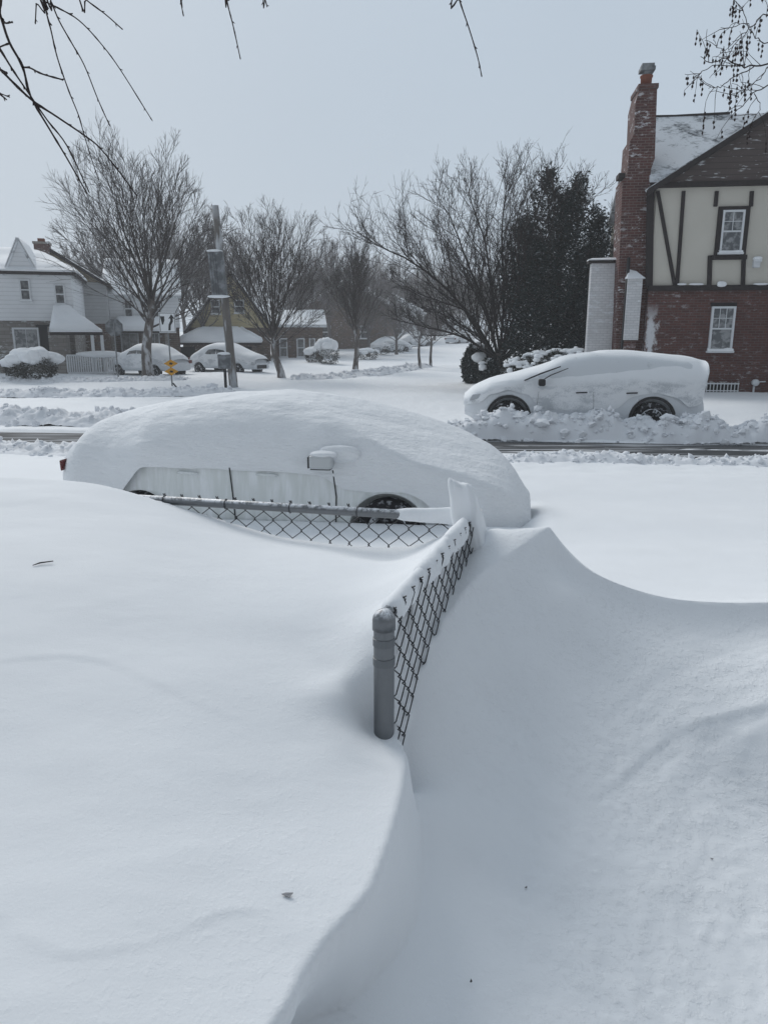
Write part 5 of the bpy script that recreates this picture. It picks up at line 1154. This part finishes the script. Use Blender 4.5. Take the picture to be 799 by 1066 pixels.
# distant bare trees: three built, the rest copies
protos = []
for i, (sd_, Hh, RR, tH, inc) in enumerate(((31, 10, 3.6, 2.2, (3, 55)), (32, 12, 3.4, 3, (2, 42)), (33, 8, 3.4, 1.8, (5, 62)))):
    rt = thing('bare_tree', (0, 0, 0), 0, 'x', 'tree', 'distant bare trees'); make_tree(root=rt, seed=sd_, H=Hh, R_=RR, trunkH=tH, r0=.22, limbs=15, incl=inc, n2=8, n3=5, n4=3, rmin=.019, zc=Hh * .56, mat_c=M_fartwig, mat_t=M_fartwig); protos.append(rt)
far = [  # pixel column, distance, scale, prototype, label
 (214, 52, 1.02, 0, 'bare tree behind the utility pole, between two larger trees'), (193, 66, 1.0, 1, 'bare tree rising behind the grey house roof'), (258, 68, .9, 1, 'bare tree behind the yellow gabled house'),
 (318, 64, .86, 0, 'bare tree behind the brown brick house'), (342, 70, .9, 1, 'bare tree between the brown brick house and the slim tree'), (352, 86, .95, 2, 'twiggy bare tree just left of the slim tree, far behind'),
 (384, 62, .82, 2, 'low bare tree just right of the slim tree'), (398, 76, .85, 0, 'bare tree rising over the distant pale house'), (412, 66, .66, 2, 'small distant bare tree left of the two young trees'), (418, 95, .85, 1, 'taller distant bare tree above the young trees'), (428, 110, .9, 0, None), (440, 120, 1.0, 1, None),
 (452, 100, .8, 2, None), (462, 130, 1.05, 0, None), (470, 112, .8, 1, None), (478, 140, .95, 2, None), (489, 150, 1.0, 0, None), (498, 128, .9, 1, None), (376, 125, 1.2, 0, None), (365, 105, 1.0, 1, None), (404, 135, 1.2, 2, None), (330, 98, 1.1, 2, None), (505, 105, .9, 2, None), (445, 160, 1.3, 0, None), (470, 170, 1.3, 1, None), (388, 150, 1.3, 1, None), (425, 175, 1.4, 2, None),
 (96, 64, 1.0, 0, 'bare tree top showing over the tan gabled house'), (122, 70, .98, 1, 'bare tree top behind the big street tree'), (300, 84, 1.0, 2, 'wide bare tree far behind the fan shaped tree'), (235, 90, 1.1, 0, 'far bare tree seen left of the fan shaped crown'), (512, 90, .8, 0, 'bare tree far behind the spreading tree trunk')]
used = set()
for i, (u, t, sc_, k, lab) in enumerate(far):
    rt = protos[k] if k not in used else copy_tree(protos[k]); used.add(k)
    p = at(u, 350, t); rt.location = (p.x, p.y, h1(p.x, p.y)); rt.scale = (sc_, sc_, sc_); rt.rotation_euler = (0, 0, i * 1.7)
    rt['label'] = lab or 'bare tree in the grey mass of trees at the end of the side street'; rt['group'] = 'distant bare trees'
# ---- evergreen, hedge, bushes
def leaf_cloud(name, pts, size, matl, parent, seed=1, droop=.3, asp=.5):
    rg = np.random.default_rng(seed); n = len(pts); d = rg.normal(0, 1, (n, 3)); d[:, 2] = d[:, 2] * .6 - droop; d /= np.linalg.norm(d, axis=1)[:, None]
    a = np.cross(d, rg.normal(0, 1, (n, 3))); a /= np.linalg.norm(a, axis=1)[:, None]; s_ = size * rg.uniform(.5, 1.3, (n, 1))
    V = np.stack([pts, pts + d * s_ * .5 + a * s_ * asp * .5, pts + d * s_, pts + d * s_ * .5 - a * s_ * asp * .5], 1).reshape(-1, 3); F = np.arange(n * 4).reshape(n, 4)
    me = bpy.data.meshes.new(name); me.vertices.add(len(V)); me.vertices.foreach_set('co', V.astype(np.float32).ravel()); me.loops.add(F.size); me.loops.foreach_set('vertex_index', F.ravel().astype(np.int32)); me.polygons.add(n)
    me.polygons.foreach_set('loop_start', np.arange(0, n * 4, 4, dtype=np.int32)); me.polygons.foreach_set('loop_total', np.full(n, 4, np.int32)); me.update(calc_edges=True); me.materials.append(matl)
    o = bpy.data.objects.new(name, me); COL.objects.link(o); o.parent = parent; return o
def ellipsoid_pts(rg, n, c, r, shell=.5):
    d = rg.normal(0, 1, (n, 3)); d /= np.linalg.norm(d, axis=1)[:, None]; k = (shell + (1 - shell) * rg.random((n, 1))) ; return np.array(c) + d * np.array(r) * k
pe = at(577, 352, 29.5); pe.z = h1(pe.x, pe.y)
ev = thing('evergreen_tree', pe, 0, 'tall dense dark evergreen left of the brick house chimney', 'tree')
rg = np.random.default_rng(9); P_ = []; tr = Twigs(); tr.tube(np.array([[0, 0, -.3], [0, 0, 3], [.1, 0, 6.6]]), [.2, .15, .04], 8)
for (cx_, cy_, hh, rr_) in ((-.55, 0, 7.9, 1.35), (.75, .3, 7.75, 1.3), (-1.3, .4, 6.2, 1.05), (1.45, 0, 6.3, 1.0), (.1, -.5, 7.0, 1.3), (-.9, -.6, 5.2, 1.1), (1.0, -.7, 5.0, 1.1)):
    nb_ = 150
    for i in range(nb_):
        z = .3 + (hh - .3) * (i + rg.random()) / nb_; f = z / hh; rad = rr_ * min(1, .75 + f) * (1 - f ** 3.2) ** .7 * rg.uniform(.72, 1.12); az = rg.random() * 6.283
        e = np.array([cx_ + rad * math.cos(az), cy_ + rad * math.sin(az), z + .25 * rad]); b_ = np.array([cx_, cy_, z - .35]); m = 46; q = rg.random((m, 1)) ** .6
        P_.append(b_ + (e - b_) * q + rg.normal(0, .10, (m, 3)))
        if i % 5 == 0: tr.tube(np.array([b_, (b_ + e) / 2 + [0, 0, -.03], e]), [.03, .02, .008], 3)
leaf_cloud('crown', np.concatenate(P_), .15, M_ever, ev, 4, .15, .42); tr.build('trunk', M_bark, ev)
def bush(u, v, t, r, label, seed, n=2600, dark=M_hedge, snow_h=.5, name='bush', nb=9, size=.09, zoff=0):
    p = at(u, v, t); p.z = h1(p.x, p.y) - .05 + zoff; b = thing(name, p, 0, label, 'bush'); rg = np.random.default_rng(seed)
    pts = ellipsoid_pts(rg, n, (0, 0, r[2] * .8), r, .72); pts = pts[pts[:, 2] > 0]; leaf_cloud('foliage', pts, size, dark, b, seed, 0, .6)
    nb = int(nb * 1.5)
    for i in range(nb):
        a = rg.random() * 6.28; k = rg.random() ** .6 * .97 if i else 0; c = (r[0] * k * math.cos(a), r[1] * k * math.sin(a), r[2] * .8 + r[2] * .86 * math.sqrt(1 - k * k))
        blob('snow_clump', b, c, (r[0] * rg.uniform(.28, .5), r[1] * rg.uniform(.3, .5), r[2] * rg.uniform(.16, .3) * (snow_h + .5)), seed + i, M_snowroof, 2.1, .3, 14)
    return b
bush(37, 388, 32, (.95, .9, .72), 'rounded bush heaped with snow in front of the white house', 3, 4200, M_hedge, 1.0, nb=22)
bush(17, 388, 33.5, (.5, .5, .5), 'small snowy bush at the left edge beside the white house', 4, 1500, nb=10)
bush(341, 366, 50, (.8, .8, .85), 'snow capped round bush beside the brown brick house', 5, 2200, M_hedge, 1.3, nb=18)
bush(327, 372, 52, (.7, .6, .6), 'low snowy bush left of the round one', 6, 1500, nb=12)
bush(496, 371, 31, (.62, .6, .95), 'dark upright shrub left of the spreading tree trunk', 7, 5200, M_ever, .3, nb=3, size=.14)
bush(509, 377, 29.5, (.4, .4, .6), 'small dark shrub against the spreading tree trunk', 8, 2500, M_ever, .3, nb=2, size=.12)
ph = at(566, 378, 24.5); ph.z = h1(ph.x, ph.y) - .05
hd = thing('hedge', ph, -TH, 'clipped hedge carrying snow behind the parked car hood', 'hedge'); rg = np.random.default_rng(21); P_ = []
for (cx_, rx, hz) in ((-.75, .62, .92), (-.2, .7, 1.12), (.45, .7, 1.2), (1.05, .65, 1.22), (1.6, .5, 1.2)):
    e = ellipsoid_pts(rg, 2600, (cx_, 0, hz * .5), (rx, .6, hz * .55), .8); P_.append(e)
    for i in range(38):
        a = rg.random() * 6.28; k = rg.random() ** .6 * .97; blob('snow_clump', hd, (cx_ + rx * k * math.cos(a), .6 * k * math.sin(a), hz * .5 + hz * .55 * math.sqrt(1 - k * k) - .01), (rx * rg.uniform(.1, .26), .12, .06 * rg.uniform(.6, 1.5)), 60 + i, M_snowroof, 2.1, .4, 10)
leaf_cloud('foliage', np.concatenate(P_), .085, M_hedge, hd, 6, 0, .6)
for (u, v, t, r) in ((410, 372, 70, (1.2, 1, .7)), (396, 371, 66, (.9, .9, .6)), (383, 376, 58, (.8, .8, .5))):
    bush(u, v, t, r, {410: 'farthest low snowy bush beside the side street', 396: 'snow buried bush near the distant pale house', 383: 'snowy bush right of the slim bare tree'}[u], 30 + u, 900, nb=10)

# ------------------------------------------------------------ signs, pole, far cars
def face_rot(p): return math.atan2(-p.x, p.y) * -1 * -1
ps = base_pt(179.5, 402); sg = thing('road_sign', ps, math.atan2(-ps.x, ps.y), 'white keep right arrow sign above small yellow markers on one post', 'sign')
def LZ(p, v, u=None): r = ray(u or 180, v); return CAM_Z + r.z * (p.y / r.y) - p.z
zt, zb_ = LZ(ps, 325), LZ(ps, 346.5); w2 = (zt - zb_) * .40
mb = MB(); mb.tube([(0, .02, -.3), (-.03, .02, zt)], .032, 6); mb.build('post', M_galv, sg)
mb = MB(); mb.box(-w2 - .03, w2 - .03, -.015, -.005, zb_, zt); pl = mb.build('sign_panel', M_signw, sg, bevel=.004)
mb = MB()
for (a0, a1_, b0, b1) in ((-w2 + .02, w2 - .02, zt - .045, zt - .025), (-w2 + .02, w2 - .02, zb_ + .025, zb_ + .045), (-w2 + .02, -w2 + .04, zb_ + .045, zt - .045), (w2 - .04, w2 - .02, zb_ + .045, zt - .045)):
    mb.box(a0 - .03, a1_ - .03, -.019, -.0155, b0, b1)
mb.build('sign_border', M_signb, pl)
Hs = zt - zb_; mb = MB(); arrow = [(.02, .12), (.10, .12), (.115, .36), (.20, .55), (.20, .70), (.27, .68), (.155, .90), (.04, .68), (.11, .70), (.11, .58), (.04, .40)]
mb.prism([(x * 1.05 * Hs / .78 - .03, zb_ + z * Hs) for x, z in arrow], -.0195, -.0156)
mb.prism([(x * 1.05 * Hs / .78 - .03, zb_ + z * Hs) for x, z in ((-.25, .80), (-.10, .80), (-.10, .60), (-.155, .40), (-.19, .40), (-.22, .60))], -.0195, -.0156)
mb.build('keep_right_symbol', M_signb, pl)
z1, z2 = LZ(ps, 375), LZ(ps, 390); hm = (z1 - z2) / 2
for zc_ in (z2 + hm * .45, z2 + hm * 1.55):
    mb = MB(); mb.prism([(-.27 * 1, zc_), (0, zc_ - hm * .55), (.27, zc_), (0, zc_ + hm * .55)], -.03, -.018); mk = mb.build('yellow_marker', M_signy, sg)
    mb = MB(); mb.prism([(-.07, zc_ - .03), (.05, zc_ - .05), (.07, zc_ + .02), (-.03, zc_ + .05)], -.034, -.0305); mb.build('marker_print', M_signb, mk)
pk_ = base_pt(186, 409); st_ = thing('fallen_rod', pk_, R(-20), 'thin black rod leaning in the snow below the road sign', 'rod'); mb = MB(); mb.tube([(-.28, .1, .33), (.0, 0, .12), (.30, -.1, -.12)], .028, 6); mb.build('rod', M_black, st_)
po = base_pt(123.5, 396); so = thing('stop_sign', po, math.atan2(-po.x, po.y), 'grey back of an octagonal sign on a slim post', 'sign')
zc_ = (LZ(po, 331, 122) + LZ(po, 351, 122)) / 2; ro = .38
mb = MB(); mb.prism([(ro * math.cos(R(22.5 + 45 * k)), zc_ + ro * math.sin(R(22.5 + 45 * k))) for k in range(8)], -.03, -.022); mb.build('sign_panel', M_grey, so)
mb = MB(); mb.tube([(0, -.05, -.3), (0, -.06, zc_ + .2)], .032, 6); mb.build('post', M_galv, so)
pp = base_pt(243.5, 403); up_ = thing('utility_pole', pp, 0, 'leaning weathered utility pole carrying a tall grey equipment box', 'pole')
ztop = LZ(pp, 214, 224); r = ray(224, 214); xt = (r.x * pp.y / r.y) - pp.x
def pole_pt(v):
    z = LZ(pp, v, 230); return Vector((xt * z / ztop, 0, z))
mb = MB(); mb.tube([Vector((-xt * .04, 0, -.5)), pole_pt(360), pole_pt(300), pole_pt(250), Vector((xt, 0, ztop))], [.175, .165, .15, .14, .125], 14); mb.build('pole_shaft', M_pole, up_, True)
a = pole_pt(309) ; b = pole_pt(263); ang = math.atan2(b.x - a.x, b.z - a.z); wd = .62; M_ = Matrix.Translation(a) @ Matrix.Rotation(ang, 4, 'Y')
hb = (b - a).length; mb = MB(); mb.box(-.38, .17, -.45, -.16, .0, hb, M_); bx = mb.build('equipment_box', M_grey, up_, bevel=.03)
mb = MB()
for k in (.15, .34, .5): mb.box(-.38 + .55 * k, -.37 + .55 * k, -.458, -.45, .05, hb - .05, M_)
mb.build('box_seam', M_black, bx)
mb = MB(); mb.box(-.52, .26, -.5, .2, -.05, -.003, M_); mb.build('bracket', M_timber, up_)
blob('bracket_snow', up_, tuple(M_ @ Vector((-.15, -.48, .0))), (.42, .10, .06), 3, M_snowroof, 2.2, .2, 12)
blob('box_snow', bx, tuple(M_ @ Vector((-.12, -.3, hb + .03))), (.3, .15, .06), 4, M_snowroof, 2.2, .2, 12)
pc = base_pt(238.5, 404); pc.y -= .6; cb = thing('cable_box', pc, 0, 'small grey box on a dark post at the foot of the utility pole', 'utility box')
za_, zb2 = LZ(pc, 384, 238), LZ(pc, 369, 238); mb = MB(); mb.box(-.24, .24, -.1, .1, za_, zb2); mb.build('box', M_grey, cb, bevel=.02)
mb = MB(); mb.box(-.05, .05, -.03, .03, -.3, za_ - .003); mb.build('post', M_black, cb)
blob('box_snow', cb, (0, 0, zb2 + .03), (.24, .12, .06), 4, M_snowroof, 2.3, .15, 12)
# far parked cars: one built, the rest copied
fc = thing('parked_car', (0, 0, 0), 0, 'x', 'car', 'snow covered cars parked along the far street')
rp = [(0, .70), (.15, .95), (.6, 1.05), (1.0, 1.30), (1.5, 1.45), (2.4, 1.45), (3.0, 1.2), (3.4, 1.0), (4.1, .86), (4.3, .6)]
bd = car_body(fc, 'body', 4.3, 1.76, rp, [(0, .62), (.2, .88), (1, .95), (3, .93), (3.8, .84), (4.3, .5)], [(0, .36), (4.3, .32)], [(0, .66), (.3, .84), (1, .88), (3.6, .88), (4.1, .8), (4.3, .62)], .18, M_paintC, 40)
cs = []
for x in (.85, 3.4):
    for sgn in (-1, 1):
        m2 = MB(); m2.lathe([(.36, -.2), (.36, .2)], 24, Matrix.Translation((x, sgn * .88, .31)) @ Matrix.Rotation(math.pi / 2, 4, 'X')); cs.append(m2.build('c', M_black, fc))
cut(bd, cs)
for x in (.85, 3.4):
    for sgn in (-1, 1): wheel(fc, x, sgn * .78, .31, .31, sgn)
for sgn in (-1, 1):
    mb = MB(); mb.prism([(1.15, .98), (1.55, 1.30), (2.0, 1.33), (2.0, .97)], sgn * .82 - .03, sgn * .82 + .02); mb.prism([(2.06, .97), (2.06, 1.33), (2.5, 1.28), (2.85, .98)], sgn * .82 - .03, sgn * .82 + .02); mb.build('side_window', M_glass, fc)
    mb = MB(); mb.box(4.16, 4.30, sgn * .58 - .14, sgn * .58 + .14, .56, .70); mb.build('headlight', M_lamp, fc, bevel=.03)
    mb = MB(); mb.box(-.015, .06, sgn * .66 - .1, sgn * .66 + .1, .7, .86); mb.build('tail_light', M_red, fc, bevel=.02)
mb = MB(); mb.box(4.22, 4.32, -.4, .4, .36, .54); mb.build('grille', M_black, fc, bevel=.02)
tb = dict(top=[(-.02, .85), (.08, 1.05), (.5, 1.22), (1.0, 1.50), (1.5, 1.64), (2.4, 1.64), (3.0, 1.40), (3.5, 1.18), (4.1, 1.02), (4.32, .84)], near=[(-.02, -.62), (.3, -.85), (1, -.89), (3.6, -.89), (4.1, -.8), (4.32, -.6)], far=[(-.02, .62), (.3, .85), (1, .9), (3.6, .9), (4.1, .8), (4.32, .6)],
          low=[(-.02, .6), (.3, .6), (.5, .7), (.85, .76), (1.2, .7), (1.4, .5), (2.8, .5), (3.05, .7), (3.4, .76), (3.75, .7), (3.95, .55), (4.32, .62)], peak=[(-.02, 0), (4.3, 0)])
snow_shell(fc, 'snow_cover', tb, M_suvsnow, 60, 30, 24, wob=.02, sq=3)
cars = [(127, 391, 36, 160, 'snow covered car beside the porch railing behind the big tree trunk'), (206, 387, 40, -28, 'snow covered car left of the utility pole base, nose to the right'), (388, 369, 72, 35, 'snow covered car far off right of the slim tree'), (415, 367, 84, 30, 'snow covered car farthest along the side street'), (468, 366, 90, 60, 'snow buried car at the far right side of the side street')]
for i, (u, v, t, rz, lab) in enumerate(cars):
    c_ = fc if i == 0 else copy_tree(fc); p = at(u, v, t); c_.location = (p.x, p.y, h1(p.x, p.y) - .2); c_.rotation_euler = (0, 0, R(rz)); c_['label'] = lab
    if i == 0: p = at(189, 391, 35.5); c_.location = (p.x, p.y, h1(p.x, p.y) - .17); c_.rotation_euler = (0, 0, R(150))

# ------------------------------------------------------------ branches hanging into the top of the view
ot = thing('overhanging_tree', (-3.1, 2.5, .9), 0, 'slender drooping bare twigs hanging into the top left of the view', 'tree')
O_ = np.array([-3.1, 2.5, .9]); tr = Twigs(); cr = Twigs()
tr.tube(np.array([[0, 0, -.6], [0.02, 0, .6], [.05, .03, 1.8], [.2, .05, 2.7], [.5, .1, 3.3]]), [.20, .16, .14, .12, .10], 12)
limb = np.array([[.35, .08, 3.05], [1.1, .15, 3.55], [1.9, .25, 3.9], [2.7, .35, 4.1], [3.5, .4, 4.2], [4.0, .45, 4.2]]); cr.tube(limb, [.09, .075, .06, .045, .03, .015], 8)
limb2 = np.array([[.05, .03, 2.0], [.3, .15, 2.35], [.55, .2, 2.62], [.75, .25, 2.78]]); cr.tube(limb2, [.06, .04, .028, .018], 8)
def hang(px, t, r0_, r1_, join=None, bumps=True, seed=0):
    rg = np.random.default_rng(seed + 100); Q = [np.array(at(u, v, t + .05 * i)) - O_ for i, (u, v) in enumerate(px)]
    if join is not None: Q = [np.array(join, float), (np.array(join) * .45 + Q[0] * .55) + [0, 0, .12]] + Q
    Q = np.array(smooth_curve([tuple(q) for q in Q], 5)); n = len(Q); rr = np.linspace(r0_, r1_, n)
    rr = rr * (1 + .35 * (rg.random(n) > .8)); cr.tube(Q, rr, 5)
    if bumps:
        for i in range(3, n, 4):
            d = side_dir(rg, unit(Q[i] - Q[i - 1]), .7); cr.tube(np.array([Q[i], Q[i] + d * .012]), [rr[i] * 1.1, rr[i] * .5], 4)
    cr.tube(np.array([Q[-1], Q[-1] + (Q[-1] - Q[-2]) * .3]), [r1_ * 1.5, r1_ * .6], 5)
T_ = 2.7
hang([(-14, -20), (0, 14), (10, 44), (24, 70), (32, 100), (52, 135), (70, 165), (90, 200)], T_, .0065, .0028, (.75, .25, 2.78), seed=1)
hang([(-22, 18), (0, 51), (15, 75), (32, 100), (50, 126), (70, 152), (92, 198)], T_, .0045, .0025, (.75, .25, 2.78), seed=2)
hang([(-25, 48), (0, 72), (32, 103), (60, 122), (88, 141), (104, 154), (125, 180), (142, 203)], T_ + .05, .0058, .0022, (.55, .2, 2.62), seed=3)
hang([(24, 70), (32, 71), (44, 77), (65, 83)], T_ + .1, .0035, .0032, seed=4)
hang([(10, 45), (0, 49), (-10, 55)], T_ + .1, .0035, .0025, seed=5); hang([(3, 20), (6, 24), (13, 23)], T_ + .05, .004, .003, seed=6)
hang([(-8, 92), (0, 97), (10, 101)], T_, .003, .002, (.55, .2, 2.62), seed=7); hang([(-6, 66), (0, 72), (7, 76)], T_, .006, .004, seed=17)
hang([(43, -12), (45, 0), (53, 30), (60, 60), (72, 95), (82, 120), (88, 141), (97, 170), (103, 187)], T_, .0036, .0016, (1.5, .2, 3.75), seed=8)
hang([(45, -12), (53, 1), (62, 22), (75, 45), (88, 68), (102, 103), (114, 130)], T_, .0034, .002, (1.5, .2, 3.75), seed=9)
hang([(40, -6), (46, 1), (60, 8), (82, 21), (104, 44), (125, 72), (157, 123)], T_, .0034, .0018, (1.3, .18, 3.66), seed=10)
hang([(39, -8), (38, 4), (37, 24)], T_, .003, .0022, (1.3, .18, 3.66), seed=11)
hang([(80, -10), (90, 0), (110, 15), (127, 30)], T_, .0026, .0022, (1.7, .22, 3.82), seed=12)
hang([(186, -20), (188, 0), (191, 16)], T_, .0026, .0018, (2.2, .3, 4.0), seed=13); hang([(233, -20), (236, 0), (243, 28), (250, 60)], T_, .0028, .002, (2.5, .33, 4.05), seed=14)
hang([(274, -20), (276, -2), (278, 7)], T_, .0024, .0018, (2.8, .36, 4.12), seed=15); hang([(474, -20), (478, 0), (488, 30), (497, 60), (501, 79)], T_, .003, .002, (3.9, .44, 4.2), seed=16)
tr.build('trunk', M_twig, ot); cr.build('crown', M_twig, ot)
O2 = np.array([5.3, 6.6, .4]); o2 = thing('seed_ball_tree', tuple(O2), 0, 'bare branches dotted with dark hanging seeds at the top right corner', 'tree')
tr = Twigs(); cr = Twigs(); tr.tube(np.array([[0, 0, -.6], [0, 0, 1.5], [-.1, 0, 3.2], [-.2, .05, 4.6]]), [.2, .16, .13, .08], 12)
def b2(px, t, r0_, r1_, join=None, seed=0, tw=5):
    rg = np.random.default_rng(seed + 500); Q = [np.array(at(u, v, t)) - O2 for (u, v) in px]
    if join is not None: Q = [np.array(join, float)] + Q
    Q = np.array(smooth_curve([tuple(q) for q in Q], 4)); Q += rg.normal(0, .008, Q.shape); n = len(Q); rr = np.linspace(r0_, r1_, n); cr.tube(Q, rr * .7, 5); s0 = 4 if join is not None else 0
    for j in range(tw):
        i = rg.integers(s0, n - 1); d = side_dir(rg, unit(Q[i + 1] - Q[i]), R(rg.uniform(30, 65))); P2, r2 = branch(rg, Q[i], d, rg.uniform(.12, .34), .0032, .0018, 5, -.1, .16); cr.tube(P2, r2, 4)
        for k in range(rg.integers(1, 4)):                       # hanging strings of seeds
            q = P2[rg.integers(2, 6)]; m = rg.integers(1, 4); ln = .035 * m + .02; cr.tube(np.array([q, q - [0, 0, ln]]), [.0022, .002], 3)
            for l in range(m):
                c = q - np.array([rg.normal(0, .004), 0, .03 + .04 * l]); cr.tube(np.array([c + [0, 0, .013], c + [0, 0, .006], c - [0, 0, .006], c - [0, 0, .013]]), [.002, .0085, .0085, .002], 5)
J = (-.2, .05, 4.5)
b2([(830, 62), (800, 67), (775, 69), (755, 60), (740, 65), (729, 59)], 6.4, .014, .004, J, 1, 10); b2([(784, 69), (760, 82), (747, 91), (736, 90)], 6.4, .007, .0035, None, 2, 7); b2([(830, 75), (800, 88), (785, 97), (772, 110), (762, 118)], 6.6, .011, .004, J, 3, 8)
b2([(775, 69), (740, 69), (725, 80), (716, 89)], 6.4, .006, .003, None, 4, 6); b2([(755, 60), (748, 52), (742, 42)], 6.4, .005, .003, None, 5, 3); b2([(830, 5), (799, 14), (780, 28), (768, 42), (757, 52)], 6.3, .010, .003, J, 6, 9); b2([(780, 28), (765, 24), (752, 30)], 6.3, .005, .003, None, 7, 3)
b2([(830, 40), (799, 45), (785, 38), (775, 20), (772, 5)], 6.5, .009, .004, J, 8, 7); b2([(785, 97), (790, 112), (786, 122)], 6.6, .006, .003, None, 9, 4); b2([(800, 67), (790, 82), (775, 92), (765, 103)], 6.5, .006, .003, None, 10, 6)
tr.build('trunk', M_twig, o2); cr.build('crown', M_twig, o2)

# ------------------------------------------------------------ falling-snow haze
HAZE = 0.0015
if HAZE:
    mb = MB(); mb.box(-160, 160, -30, 260, -3.0, 24); hz = mb.build('haze', None or bpy.data.materials.new('haze air'))
    m = hz.data.materials[0]; m.use_nodes = True; m.node_tree.nodes.clear(); out = N(m, 'ShaderNodeOutputMaterial'); pv = N(m, 'ShaderNodeVolumePrincipled')
    pv.inputs['Color'].default_value = (.99, .995, 1, 1); pv.inputs['Density'].default_value = HAZE; pv.inputs['Anisotropy'].default_value = .2
    L(m, pv.outputs[0], out.inputs['Volume']); tagp(hz, 'thin grey snowfall haze over the whole street', None, None, 'stuff')
